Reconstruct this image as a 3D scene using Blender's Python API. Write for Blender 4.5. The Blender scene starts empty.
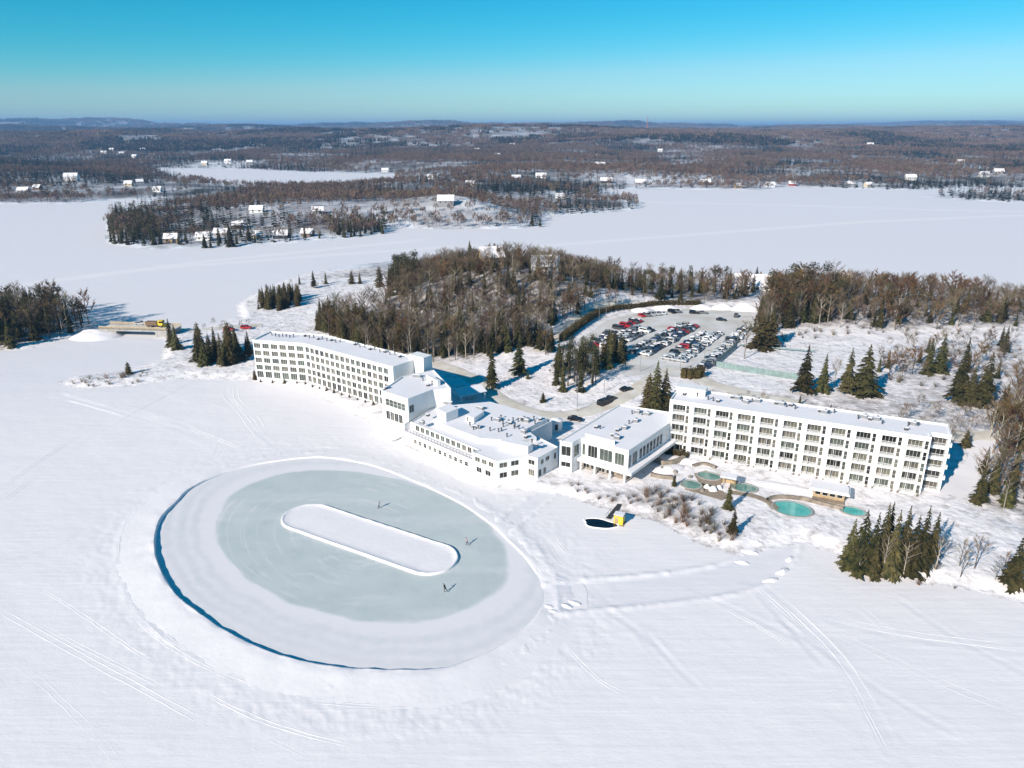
import bpy, math, random
import numpy as np

SC = bpy.context.scene
R = math.radians
random.seed(11)
rng = np.random.default_rng(11)

# ------------------------------------------------------------------ camera, sky, sun, exposure
CAM_H, FPX, PITCH = 86.0, 730.0, R(19.3)
cam = bpy.data.cameras.new('camera')
cam.sensor_width = 36.0
cam.lens = FPX / 1024 * 36.0
cam.clip_start, cam.clip_end = 1.0, 200000.0
co = bpy.data.objects.new('camera', cam)
SC.collection.objects.link(co)
co.location = (0, 0, CAM_H)
co.rotation_euler = (R(90) - PITCH, 0, 0)
SC.camera = co

SUN_EL = R(28)
SHX, SHY = 0.66, 0.751            # ground direction in which shadows fall
w = bpy.data.worlds.new('World')
SC.world = w
w.use_nodes = True
nt = w.node_tree
bg = nt.nodes['Background']
sky = nt.nodes.new('ShaderNodeTexSky')
sky.sky_type = 'NISHITA'
sky.sun_disc = False
sky.sun_elevation = SUN_EL
sky.sun_rotation = math.atan2(-SHX, -SHY)
sky.altitude = 300
sky.air_density = 1.0
sky.dust_density = 0.0
sky.ozone_density = 4.0
hsv = nt.nodes.new('ShaderNodeHueSaturation')
hsv.inputs['Hue'].default_value = 0.496
hsv.inputs['Saturation'].default_value = 1.15
hsv.inputs['Value'].default_value = 1.0
tint = nt.nodes.new('ShaderNodeMix')
tint.data_type = 'RGBA'
tint.blend_type = 'MULTIPLY'
tint.inputs[0].default_value = 1.0
tint.inputs[7].default_value = (0.70, 0.90, 1.0, 1)
nt.links.new(sky.outputs[0], tint.inputs[6])
nt.links.new(tint.outputs[2], hsv.inputs['Color'])
# the photograph's blue is deeper overhead: red falls off faster than in the plain sky model
sep, comb = nt.nodes.new('ShaderNodeSeparateColor'), nt.nodes.new('ShaderNodeCombineColor')
nt.links.new(hsv.outputs[0], sep.inputs[0])


def wmath(op, a, b):
    n_ = nt.nodes.new('ShaderNodeMath')
    n_.operation = op
    n_.inputs[2].default_value = 0.16
    for i_, v_ in enumerate((a, b)):
        if isinstance(v_, (int, float)):
            n_.inputs[i_].default_value = v_
        else:
            nt.links.new(v_, n_.inputs[i_])
    return n_.outputs[0]


SKY_K = 0.118
r_lin = wmath('MULTIPLY', sep.outputs[0], SKY_K)
r_new = wmath('SMOOTH_MIN', wmath('MULTIPLY', wmath('POWER', r_lin, 3.0), 8.0), r_lin)
nt.links.new(wmath('DIVIDE', r_new, SKY_K), comb.inputs[0])
nt.links.new(wmath('MULTIPLY', sep.outputs[1], 1.02), comb.inputs[1])
nt.links.new(wmath('MULTIPLY', sep.outputs[2], 0.96), comb.inputs[2])
nt.links.new(comb.outputs[0], bg.inputs['Color'])
bg.inputs['Strength'].default_value = 0.085
sl = bpy.data.lights.new('sun', 'SUN')
sl.energy = 4.8
sl.angle = R(0.53)
sl.color = (1.0, 0.895, 0.785)
so = bpy.data.objects.new('sun', sl)
SC.collection.objects.link(so)
so.rotation_euler = (R(90) - SUN_EL, 0, math.atan2(SHY, SHX) - R(90))
SC.view_settings.view_transform = 'Standard'
SC.view_settings.look = 'None'
SC.view_settings.gamma = 1
SC.view_settings.exposure = 0.46
SC.cycles.use_denoising = True
SC.cycles.max_bounces = 5
SC.cycles.diffuse_bounces = 3
SC.cycles.volume_bounces = 0
SC.cycles.transparent_max_bounces = 6

# ------------------------------------------------------------------ pixel <-> place
CP, SP = math.cos(PITCH), math.sin(PITCH)


def ray(px, py):
    a, b = (px - 512) / FPX, (384 - py) / FPX
    return a, CP + b * SP, -SP + b * CP


def G(px, py, z=0.0):
    d = ray(px, py)
    t = (z - CAM_H) / d[2]
    return d[0] * t, d[1] * t


def PX(x, y, z):
    dep = y * CP - (z - CAM_H) * SP
    up = y * SP + (z - CAM_H) * CP
    return 512 + FPX * x / dep, 384 - FPX * up / dep


# ------------------------------------------------------------------ noise
def _h(ix, iy, s):
    n = (ix.astype(np.int64) * 374761393 + iy.astype(np.int64) * 668265263 + s * 974634777) & 0xffffffff
    n = ((n ^ (n >> 13)) * 1274126177) & 0xffffffff
    return ((n ^ (n >> 16)) & 0xffff) / 65535.0


def vnoise(x, y, s=0):
    ix, iy = np.floor(x), np.floor(y)
    fx, fy = x - ix, y - iy
    fx, fy = fx * fx * (3 - 2 * fx), fy * fy * (3 - 2 * fy)
    a, b = _h(ix, iy, s), _h(ix + 1, iy, s)
    c, d = _h(ix, iy + 1, s), _h(ix + 1, iy + 1, s)
    return (a * (1 - fx) + b * fx) * (1 - fy) + (c * (1 - fx) + d * fx) * fy


def fbm(x, y, o=4, s=0):
    t, a, n = 0, 1.0, 0
    for i in range(o):
        t = t + a * vnoise(x * 2 ** i, y * 2 ** i, s + i * 17)
        n += a
        a *= 0.5
    return t / n


def ss(a, b, x):
    t = np.clip((x - a) / (b - a), 0, 1)
    return t * t * (3 - 2 * t)


def seg_d(X, Y, pts, closed=False):
    best = np.full(X.shape, 1e9)
    n = len(pts)
    for i in range(n if closed else n - 1):
        (x0, y0), (x1, y1) = pts[i], pts[(i + 1) % n]
        dx, dy = x1 - x0, y1 - y0
        L = dx * dx + dy * dy + 1e-9
        t = np.clip(((X - x0) * dx + (Y - y0) * dy) / L, 0, 1)
        best = np.minimum(best, (X - x0 - t * dx) ** 2 + (Y - y0 - t * dy) ** 2)
    return np.sqrt(best)


def inside(X, Y, pts):
    c = np.zeros(X.shape, bool)
    n = len(pts)
    for i in range(n):
        (x0, y0), (x1, y1) = pts[i], pts[(i + 1) % n]
        if y0 == y1:
            continue
        c ^= ((y0 > Y) != (y1 > Y)) & (X < (x1 - x0) * (Y - y0) / (y1 - y0) + x0)
    return c


def sdist(X, Y, pts):
    d = seg_d(X, Y, pts, True)
    return np.where(inside(X, Y, pts), d, -d)


def spline(pts, step=2.0, closed=False):
    P = [np.array(p, float) for p in pts]
    n = len(P)
    out = []
    for i in range(n if closed else n - 1):
        if closed:
            a, b, c, d = P[i - 1], P[i], P[(i + 1) % n], P[(i + 2) % n]
        else:
            a, b, c, d = P[max(i - 1, 0)], P[i], P[i + 1], P[min(i + 2, n - 1)]
        m = max(1, int(np.linalg.norm(c - b) / step))
        for k in range(m):
            t = k / m
            out.append(tuple(0.5 * (2 * b + (c - a) * t + (2 * a - 5 * b + 4 * c - d) * t * t + (3 * b - a - 3 * c + d) * t ** 3)))
    if not closed:
        out.append(tuple(P[-1]))
    return out


# ------------------------------------------------------------------ materials
MATS = {}


def mat(name, col, rough=0.7, var=0.0, scale=1.0, col2=None, bump=0.0, bscale=4.0, spec=0.3, rand=0.0, metal=0.0, detail=4.0, objcol=False, emit=None):
    if name in MATS:
        return MATS[name]
    m = bpy.data.materials.new(name)
    m.use_nodes = True
    t = m.node_tree
    b = t.nodes['Principled BSDF']
    b.inputs['Roughness'].default_value = rough
    b.inputs['Metallic'].default_value = metal
    b.inputs['Specular IOR Level'].default_value = spec
    tc = t.nodes.new('ShaderNodeTexCoord')
    n = t.nodes.new('ShaderNodeTexNoise')
    n.inputs['Scale'].default_value = scale
    n.inputs['Detail'].default_value = detail
    t.links.new(tc.outputs['Object'], n.inputs['Vector'])
    mx = t.nodes.new('ShaderNodeMix')
    mx.data_type = 'RGBA'
    c2 = col2 or tuple(min(1, c * (1 + var)) for c in col)
    c1 = col if col2 else tuple(c * (1 - var) for c in col)
    mx.inputs[6].default_value = (*c1, 1)
    mx.inputs[7].default_value = (*c2, 1)
    rp = t.nodes.new('ShaderNodeMapRange')
    rp.inputs[1].default_value, rp.inputs[2].default_value = 0.35, 0.65
    t.links.new(n.outputs['Fac'], rp.inputs[0])
    t.links.new(rp.outputs[0], mx.inputs[0])
    out = mx.outputs[2]
    if objcol:
        oi = t.nodes.new('ShaderNodeObjectInfo')
        m2 = t.nodes.new('ShaderNodeMix')
        m2.data_type = 'RGBA'
        m2.blend_type = 'MULTIPLY'
        m2.inputs[0].default_value = 1
        t.links.new(out, m2.inputs[6])
        t.links.new(oi.outputs['Color'], m2.inputs[7])
        out = m2.outputs[2]
    if rand:
        oi = t.nodes.new('ShaderNodeObjectInfo')
        h = t.nodes.new('ShaderNodeHueSaturation')
        mr = t.nodes.new('ShaderNodeMapRange')
        mr.inputs[3].default_value, mr.inputs[4].default_value = 1 - rand, 1 + rand
        t.links.new(oi.outputs['Random'], mr.inputs[0])
        t.links.new(mr.outputs[0], h.inputs['Value'])
        mu = t.nodes.new('ShaderNodeMath')
        mu.operation = 'MULTIPLY'
        mu.inputs[1].default_value = 7.31
        fr = t.nodes.new('ShaderNodeMath')
        fr.operation = 'FRACT'
        t.links.new(oi.outputs['Random'], mu.inputs[0])
        t.links.new(mu.outputs[0], fr.inputs[0])
        mr2 = t.nodes.new('ShaderNodeMapRange')
        mr2.inputs[3].default_value, mr2.inputs[4].default_value = 0.5 - rand * 0.06, 0.5 + rand * 0.06
        t.links.new(fr.outputs[0], mr2.inputs[0])
        t.links.new(mr2.outputs[0], h.inputs['Hue'])
        t.links.new(out, h.inputs['Color'])
        out = h.outputs[0]
    t.links.new(out, b.inputs['Base Color'])
    if bump:
        n2 = t.nodes.new('ShaderNodeTexNoise')
        n2.inputs['Scale'].default_value = bscale
        n2.inputs['Detail'].default_value = 6
        t.links.new(tc.outputs['Object'], n2.inputs['Vector'])
        bp = t.nodes.new('ShaderNodeBump')
        bp.inputs['Strength'].default_value = 1.0
        bp.inputs['Distance'].default_value = bump
        t.links.new(n2.outputs['Fac'], bp.inputs['Height'])
        t.links.new(bp.outputs[0], b.inputs['Normal'])
    MATS[name] = m
    return m


SNOW = (0.84, 0.805, 0.805)


def attr_mat(name, attr, c0, c1, rough=0.75, nscale=0.08, noise=0.5, bumps=((0.35, 0.10), (0.05, 0.8)), stretch=(1, 1, 1), c2=None, rough1=None, spec=0.25, comb=0.0):
    """snow c0 blending to c1 by a mesh attribute broken up by noise; fine wind relief as bump"""
    m = bpy.data.materials.new(name)
    m.use_nodes = True
    t = m.node_tree
    N, L = t.nodes, t.links
    b = N['Principled BSDF']
    b.inputs['Roughness'].default_value = rough
    b.inputs['Specular IOR Level'].default_value = spec
    tc = N.new('ShaderNodeTexCoord')
    mp = N.new('ShaderNodeMapping')
    mp.inputs['Scale'].default_value = stretch
    L.new(tc.outputs['Object'], mp.inputs['Vector'])
    at = N.new('ShaderNodeAttribute')
    at.attribute_name = attr
    n = N.new('ShaderNodeTexNoise')
    n.inputs['Scale'].default_value = nscale
    n.inputs['Detail'].default_value = 8
    n.inputs['Roughness'].default_value = 0.65
    L.new(mp.outputs[0], n.inputs['Vector'])
    ma = N.new('ShaderNodeMath')
    ma.operation = 'MULTIPLY_ADD'
    L.new(n.outputs['Fac'], ma.inputs[0])
    ma.inputs[1].default_value = noise * 2
    L.new(at.outputs['Fac'], ma.inputs[2])
    sb = N.new('ShaderNodeMath')
    sb.operation = 'SUBTRACT'
    sb.use_clamp = True
    L.new(ma.outputs[0], sb.inputs[0])
    sb.inputs[1].default_value = noise
    mx = N.new('ShaderNodeMix')
    mx.data_type = 'RGBA'
    mx.inputs[6].default_value = (*c0, 1)
    mx.inputs[7].default_value = (*c1, 1)
    L.new(sb.outputs[0], mx.inputs[0])
    out = mx.outputs[2]
    if c2:
        n3 = N.new('ShaderNodeTexNoise')
        n3.inputs['Scale'].default_value = nscale * 0.31
        n3.inputs['Detail'].default_value = 5
        L.new(mp.outputs[0], n3.inputs['Vector'])
        mr = N.new('ShaderNodeMapRange')
        mr.inputs[1].default_value, mr.inputs[2].default_value = 0.42, 0.62
        L.new(n3.outputs['Fac'], mr.inputs[0])
        m3 = N.new('ShaderNodeMix')
        m3.data_type = 'RGBA'
        L.new(mr.outputs[0], m3.inputs[0])
        L.new(out, m3.inputs[6])
        m3.inputs[7].default_value = (*c2, 1)
        # only tints the second colour
        m4 = N.new('ShaderNodeMix')
        m4.data_type = 'RGBA'
        L.new(sb.outputs[0], m4.inputs[0])
        L.new(out, m4.inputs[6])
        L.new(m3.outputs[2], m4.inputs[7])
        out = m4.outputs[2]
    L.new(out, b.inputs['Base Color'])
    if rough1 is not None:
        mr = N.new('ShaderNodeMapRange')
        mr.inputs[3].default_value, mr.inputs[4].default_value = rough, rough1
        L.new(sb.outputs[0], mr.inputs[0])
        L.new(mr.outputs[0], b.inputs['Roughness'])
    prev = None
    for sc, dist in bumps:
        nb = N.new('ShaderNodeTexNoise')
        nb.inputs['Scale'].default_value = sc
        nb.inputs['Detail'].default_value = 5
        L.new(mp.outputs[0], nb.inputs['Vector'])
        bp = N.new('ShaderNodeBump')
        bp.inputs['Strength'].default_value = 1
        bp.inputs['Distance'].default_value = dist
        L.new(nb.outputs['Fac'], bp.inputs['Height'])
        if prev:
            L.new(prev.outputs[0], bp.inputs['Normal'])
        prev = bp
    if comb:
        mp2 = N.new('ShaderNodeMapping')
        mp2.inputs['Rotation'].default_value = (0, 0, R(38))
        mp2.inputs['Scale'].default_value = (0.05, 1.1, 1)
        L.new(tc.outputs['Object'], mp2.inputs['Vector'])
        nb = N.new('ShaderNodeTexNoise')
        nb.inputs['Scale'].default_value = 0.8
        nb.inputs['Detail'].default_value = 4
        L.new(mp2.outputs[0], nb.inputs['Vector'])
        bp = N.new('ShaderNodeBump')
        bp.inputs['Strength'].default_value = 1
        bp.inputs['Distance'].default_value = comb
        L.new(nb.outputs['Fac'], bp.inputs['Height'])
        L.new(prev.outputs[0], bp.inputs['Normal'])
        prev = bp
    if prev:
        L.new(prev.outputs[0], b.inputs['Normal'])
    MATS[name] = m
    return m


mat('snow', SNOW, 0.7, 0.02, 0.2, bump=0.05, bscale=0.9)
mat('roof_snow', (0.82, 0.80, 0.815), 0.7, 0.03, 0.15, bump=0.05, bscale=0.7)
mat('white_wall', (0.80, 0.80, 0.78), 0.6, 0.03, 0.3, bump=0.01, bscale=3)
mat('white_trim', (0.78, 0.78, 0.76), 0.5)
mat('grey_wall', (0.42, 0.45, 0.46), 0.6, 0.08, 0.5)
mat('recess_wall', (0.62, 0.61, 0.57), 0.6, 0.06, 0.4)
mat('glass_dark', (0.022, 0.024, 0.020), 0.12, 0.35, 0.4, spec=0.5, rand=0.5)
mat('glass_curtain', (0.11, 0.105, 0.085), 0.35, 0.35, 0.9, spec=0.4, rand=0.35)
mat('glass_green', (0.075, 0.09, 0.075), 0.10, 0.25, 0.4, spec=0.5, rand=0.4)
mat('rail_white', (0.72, 0.73, 0.73), 0.5)
mat('metal_grey', (0.30, 0.31, 0.32), 0.4, 0.1, 2, metal=0.4)
mat('metal_dark', (0.04, 0.04, 0.045), 0.5)
mat('vent_dark', (0.07, 0.075, 0.08), 0.6, 0.2, 2)
mat('concrete', (0.36, 0.35, 0.33), 0.85, 0.15, 0.6, bump=0.01)
mat('stone', (0.24, 0.20, 0.16), 0.9, 0.3, 0.8, bump=0.08, bscale=1.5)
mat('deck_wood', (0.30, 0.24, 0.18), 0.8, 0.15, 1.0)
mat('cedar_wood', (0.42, 0.30, 0.17), 0.7, 0.15, 1.2)
mat('pool_water', (0.06, 0.42, 0.38), 0.08, 0.12, 0.5, spec=0.5, bump=0.01, bscale=2)
mat('pool_water_green', (0.10, 0.24, 0.20), 0.10, 0.2, 0.4, spec=0.5, bump=0.01, bscale=2)
mat('black_water', (0.004, 0.006, 0.01), 0.06, spec=0.5)
mat('yellow_paint', (0.80, 0.58, 0.05), 0.5, 0.06, 1.0)
mat('bridge_wood', (0.45, 0.36, 0.24), 0.8, 0.12, 0.8)
mat('sanded_road', (0.60, 0.535, 0.44), 0.85, 0.16, 0.25, col2=(0.70, 0.67, 0.61), bump=0.04, bscale=1.2)
mat('parking', (0.56, 0.53, 0.485), 0.85, 0.1, 0.12, col2=(0.70, 0.685, 0.66), bump=0.04, bscale=1.0)
mat('needles', (0.020, 0.024, 0.010), 0.85, 0.5, 9.0, col2=(0.085, 0.074, 0.028), rand=0.45, spec=0.1)
mat('pine_needles', (0.020, 0.024, 0.010), 0.85, 0.5, 9.0, col2=(0.08, 0.075, 0.028), rand=0.4, spec=0.1)
mat('bark', (0.11, 0.085, 0.06), 0.9, 0.3, 3.0, rand=0.3)
mat('pale_bark', (0.36, 0.32, 0.26), 0.9, 0.3, 3.0, rand=0.35)
mat('twigs', (0.165, 0.125, 0.08), 0.9, 0.35, 0.5, rand=0.45, spec=0.1)
mat('russet', (0.135, 0.080, 0.036), 0.9, 0.4, 0.7, rand=0.4, spec=0.1)
mat('hedge', (0.07, 0.055, 0.022), 0.9, 0.4, 1.0, spec=0.1)
mat('far_needles', (0.016, 0.020, 0.012), 0.9, 0.5, 0.6, rand=0.4, spec=0.1)
mat('far_twigs', (0.165, 0.115, 0.085), 0.9, 0.35, 0.2, rand=0.4, spec=0.1)
mat('car_paint', (1, 1, 1), 0.3, 0.02, 1, objcol=True, spec=0.5)
mat('car_glass', (0.012, 0.014, 0.017), 0.08, spec=0.5)
mat('tyre', (0.015, 0.015, 0.016), 0.8)
mat('lamp_red', (0.35, 0.02, 0.02), 0.3)
mat('lamp_clear', (0.6, 0.6, 0.58), 0.2)
mat('fence_green', (0.20, 0.28, 0.27), 0.7, 0.15, 0.5)
mat('skin', (0.50, 0.32, 0.24), 0.6)
mat('brown_wood', (0.20, 0.13, 0.08), 0.8, 0.2, 0.8)
mat('house_wall', (1, 1, 1), 0.7, 0.06, 0.5, objcol=True)
mat('shore_rock', (0.28, 0.255, 0.225), 0.9, 0.3, 0.7, bump=0.15, bscale=1.2)
mat('tower_red', (0.45, 0.16, 0.12), 0.7)

# ------------------------------------------------------------------ object helpers
COL = SC.collection


def tag(o, label=None, cat=None, group=None, kind=None):
    for k, v in (('label', label), ('category', cat), ('group', group), ('kind', kind)):
        if v:
            o[k] = v
    return o


def empty(name, loc, label, cat, group=None, rz=0.0, sc=(1, 1, 1)):
    o = bpy.data.objects.new(name, None)
    COL.objects.link(o)
    o.location = loc
    o.rotation_euler = (0, 0, rz)
    o.scale = sc
    return tag(o, label, cat, group)


def link(name, me, parent=None, loc=(0, 0, 0), rz=0.0, sc=(1, 1, 1)):
    o = bpy.data.objects.new(name, me)
    COL.objects.link(o)
    o.parent = parent
    o.location = loc
    o.rotation_euler = (0, 0, rz)
    o.scale = sc
    return o


class MB:
    def __init__(s, org=(0, 0, 0)):
        s.v, s.f, s.m, s.o = [], [], [], org

    def add(s, vs, fs, mi=0):
        b = len(s.v)
        s.v += [(p[0] - s.o[0], p[1] - s.o[1], p[2] - s.o[2]) for p in vs]
        s.f += [tuple(i + b for i in f) for f in fs]
        s.m += [mi] * len(fs)

    def box(s, c, d, rz=0.0, mi=0, taper=1.0):
        hx, hy, hz = d[0] / 2, d[1] / 2, d[2] / 2
        cs, sn = math.cos(rz), math.sin(rz)
        vs = []
        for z, k in ((-hz, 1), (hz, taper)):
            for x, y in ((-hx, -hy), (hx, -hy), (hx, hy), (-hx, hy)):
                x, y = x * k, y * k
                vs.append((c[0] + x * cs - y * sn, c[1] + x * sn + y * cs, c[2] + z))
        s.add(vs, [(3, 2, 1, 0), (4, 5, 6, 7), (0, 1, 5, 4), (1, 2, 6, 5), (2, 3, 7, 6), (3, 0, 4, 7)], mi)

    def prism(s, poly, z0, z1, mi=0, top=True, bottom=False, mtop=None):
        n = len(poly)
        if area(poly) < 0:
            poly = poly[::-1]
        vs = [(p[0], p[1], z0) for p in poly] + [(p[0], p[1], z1) for p in poly]
        s.add(vs, [(i, (i + 1) % n, n + (i + 1) % n, n + i) for i in range(n)], mi)
        if top:
            s.add(vs[n:], [tuple(range(n))], mi if mtop is None else mtop)
        if bottom:
            s.add(vs[:n], [tuple(range(n))[::-1]], mi)

    def tube(s, p0, p1, r0, r1, n=6, mi=0, cap=True):
        a, b = np.array(p0, float), np.array(p1, float)
        d = b - a
        L = np.linalg.norm(d) + 1e-9
        d /= L
        u = np.cross(d, (0, 0, 1) if abs(d[2]) < 0.9 else (1, 0, 0))
        u /= np.linalg.norm(u)
        v = np.cross(d, u)
        vs = []
        for c, r in ((a, r0), (b, r1)):
            for k in range(n):
                t = 2 * math.pi * k / n
                vs.append(tuple(c + r * (math.cos(t) * u + math.sin(t) * v)))
        fs = [(i, n + i, n + (i + 1) % n, (i + 1) % n) for i in range(n)]
        if cap:
            fs += [tuple(range(n)), tuple(range(n, 2 * n))[::-1]]
        s.add(vs, fs, mi)

    def mesh(s, name, mats):
        me = bpy.data.meshes.new(name)
        me.from_pydata(s.v, [], s.f)
        for x in (mats if isinstance(mats, (list, tuple)) else [mats]):
            me.materials.append(MATS[x])
        if len(set(s.m)) > 1:
            me.polygons.foreach_set('material_index', s.m)
        me.update()
        return me

    def build(s, name, mats, parent=None, **k):
        return link(name, s.mesh(name, mats), parent, **k)


def area(p):
    return 0.5 * sum(p[i][0] * p[(i + 1) % len(p)][1] - p[(i + 1) % len(p)][0] * p[i][1] for i in range(len(p)))


def inset(poly, d):
    if area(poly) < 0:
        poly = poly[::-1]
    n, out = len(poly), []
    for i in range(n):
        p, q, r = (np.array(poly[i - 1]), np.array(poly[i]), np.array(poly[(i + 1) % n]))
        a, b = q - p, r - q
        a, b = a / np.linalg.norm(a), b / np.linalg.norm(b)
        na, nb = np.array((-a[1], a[0])), np.array((-b[1], b[0]))
        m = na + nb
        m = m / max(0.3, 1 + na @ nb)
        out.append(tuple(q + m * d))
    return out


def np_mesh(name, V, Q, mats, attrs=None, smooth=False):
    me = bpy.data.meshes.new(name)
    k = Q.shape[1]
    me.vertices.add(len(V))
    me.vertices.foreach_set('co', V.astype(np.float32).ravel())
    me.loops.add(Q.size)
    me.loops.foreach_set('vertex_index', Q.astype(np.int32).ravel())
    me.polygons.add(len(Q))
    me.polygons.foreach_set('loop_start', np.arange(0, Q.size, k, dtype=np.int32))
    me.polygons.foreach_set('loop_total', np.full(len(Q), k, np.int32))
    for x in (mats if isinstance(mats, (list, tuple)) else [mats]):
        me.materials.append(MATS[x])
    if smooth:
        me.polygons.foreach_set('use_smooth', np.ones(len(Q), bool))
    for n, a in (attrs or {}).items():
        at = me.attributes.new(n, 'FLOAT', 'POINT')
        at.data.foreach_set('value', a.astype(np.float32).ravel())
    me.update(calc_edges=True)
    return me


# ------------------------------------------------------------------ the land: shorelines read off the picture at lake level
def W(pts, z=0.0):
    return [G(x, y, z) for x, y in pts]


SH_HOTEL = W([(57, 384), (75, 377), (130, 371), (160, 360), (166, 345), (165, 335), (200, 329), (240, 318), (236, 306), (258, 292), (285, 281),
              (310, 273), (350, 266), (400, 261), (470, 264), (560, 272), (640, 279), (740, 284), (800, 277), (900, 288), (1024, 297),
              (1250, 305), (1500, 640), (1024, 603), (975, 590), (940, 584), (900, 581), (860, 573), (838, 553), (800, 542), (775, 548), (738, 556),
              (700, 544), (660, 522), (600, 507), (560, 494), (480, 486), (380, 428), (310, 390), (250, 380), (180, 378), (140, 384), (80, 389)])
SH_LEFT = W([(-250, 365), (0, 350), (25, 349), (70, 338), (92, 331), (108, 328), (110, 322), (85, 317), (55, 308), (0, 300), (-250, 295)])
SH_MAIN = W([(-250, 205), (0, 204), (60, 204), (110, 201), (152, 199), (135, 206), (112, 213), (106, 225), (108, 244), (150, 249), (250, 246),
             (345, 239), (385, 234), (400, 227), (430, 229), (520, 229), (545, 223), (540, 217), (600, 213), (640, 209), (634, 200), (615, 193),
             (600, 190), (640, 189), (760, 190), (800, 187), (850, 189), (920, 190), (1024, 188), (1300, 190)]) + [(9000, 1500), (60000, 60000), (-60000, 60000), (-9000, 900)]
SH_ISLE = W([(922, 196), (960, 200), (1022, 203), (1032, 199), (1024, 194), (950, 192)])
LAKE2 = W([(150, 169), (215, 168), (260, 170), (300, 172), (395, 174), (392, 183), (330, 188), (270, 188), (215, 184), (165, 175)])
PARK = W([(566, 352), (580, 336), (604, 320), (640, 311), (700, 307), (753, 309), (758, 326), (738, 348), (712, 366), (696, 378), (650, 378), (600, 374)], 3.0)
COURT = W([(713, 366), (796, 379), (812, 352), (737, 346)], 3.0)

CLEAR = [(72, 180, 60), (40, 192, 50), (110, 152, 130), (145, 155, 110), (128, 184, 40), (172, 240, 14), (205, 240, 16), (225, 236, 16), (256, 238, 18), (283, 238, 18), (310, 236, 16),
         (250, 214, 35), (316, 214, 28), (443, 212, 32), (480, 218, 30), (525, 179, 45), (545, 176, 45), (604, 180, 50), (640, 184, 70), (600, 166, 60), (497, 156, 45),
         (500, 134, 260), (320, 158, 150), (290, 156, 90), (565, 197, 40), (705, 183, 35), (770, 186, 40), (865, 186, 35), (910, 178, 45), (990, 175, 60), (230, 166, 90), (985, 160, 60),
         (205, 164, 60), (700, 165, 70), (660, 152, 60), (470, 185, 40), (430, 178, 40), (600, 200, 35)]


# rounded crests one behind the other: bearing as picture column, distance, height, half width (m)
CRESTS = [(-60, 3300, 62, 520), (70, 2900, 46, 420), (150, 3900, 66, 520), (290, 3500, 48, 420), (20, 5200, 92, 700), (250, 5600, 84, 620), (380, 4700, 70, 520), (470, 3200, 46, 560), (560, 3500, 44, 520),
          (640, 4300, 72, 560), (690, 2700, 44, 420), (780, 3600, 58, 560), (880, 3000, 50, 460), (950, 4200, 70, 600), (1040, 3500, 62, 560), (820, 5600, 78, 700), (1100, 5200, 80, 700),
          (-20, 8200, 118, 900), (110, 8800, 122, 800), (210, 7600, 100, 700), (330, 9000, 118, 900), (430, 8000, 104, 700), (520, 9400, 120, 800), (595, 8300, 128, 800), (700, 9000, 96, 900), (800, 12000, 120, 1200),
          (900, 14000, 150, 1500), (1010, 13000, 150, 1300), (960, 9000, 92, 900), (1090, 9500, 110, 1000)]


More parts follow.
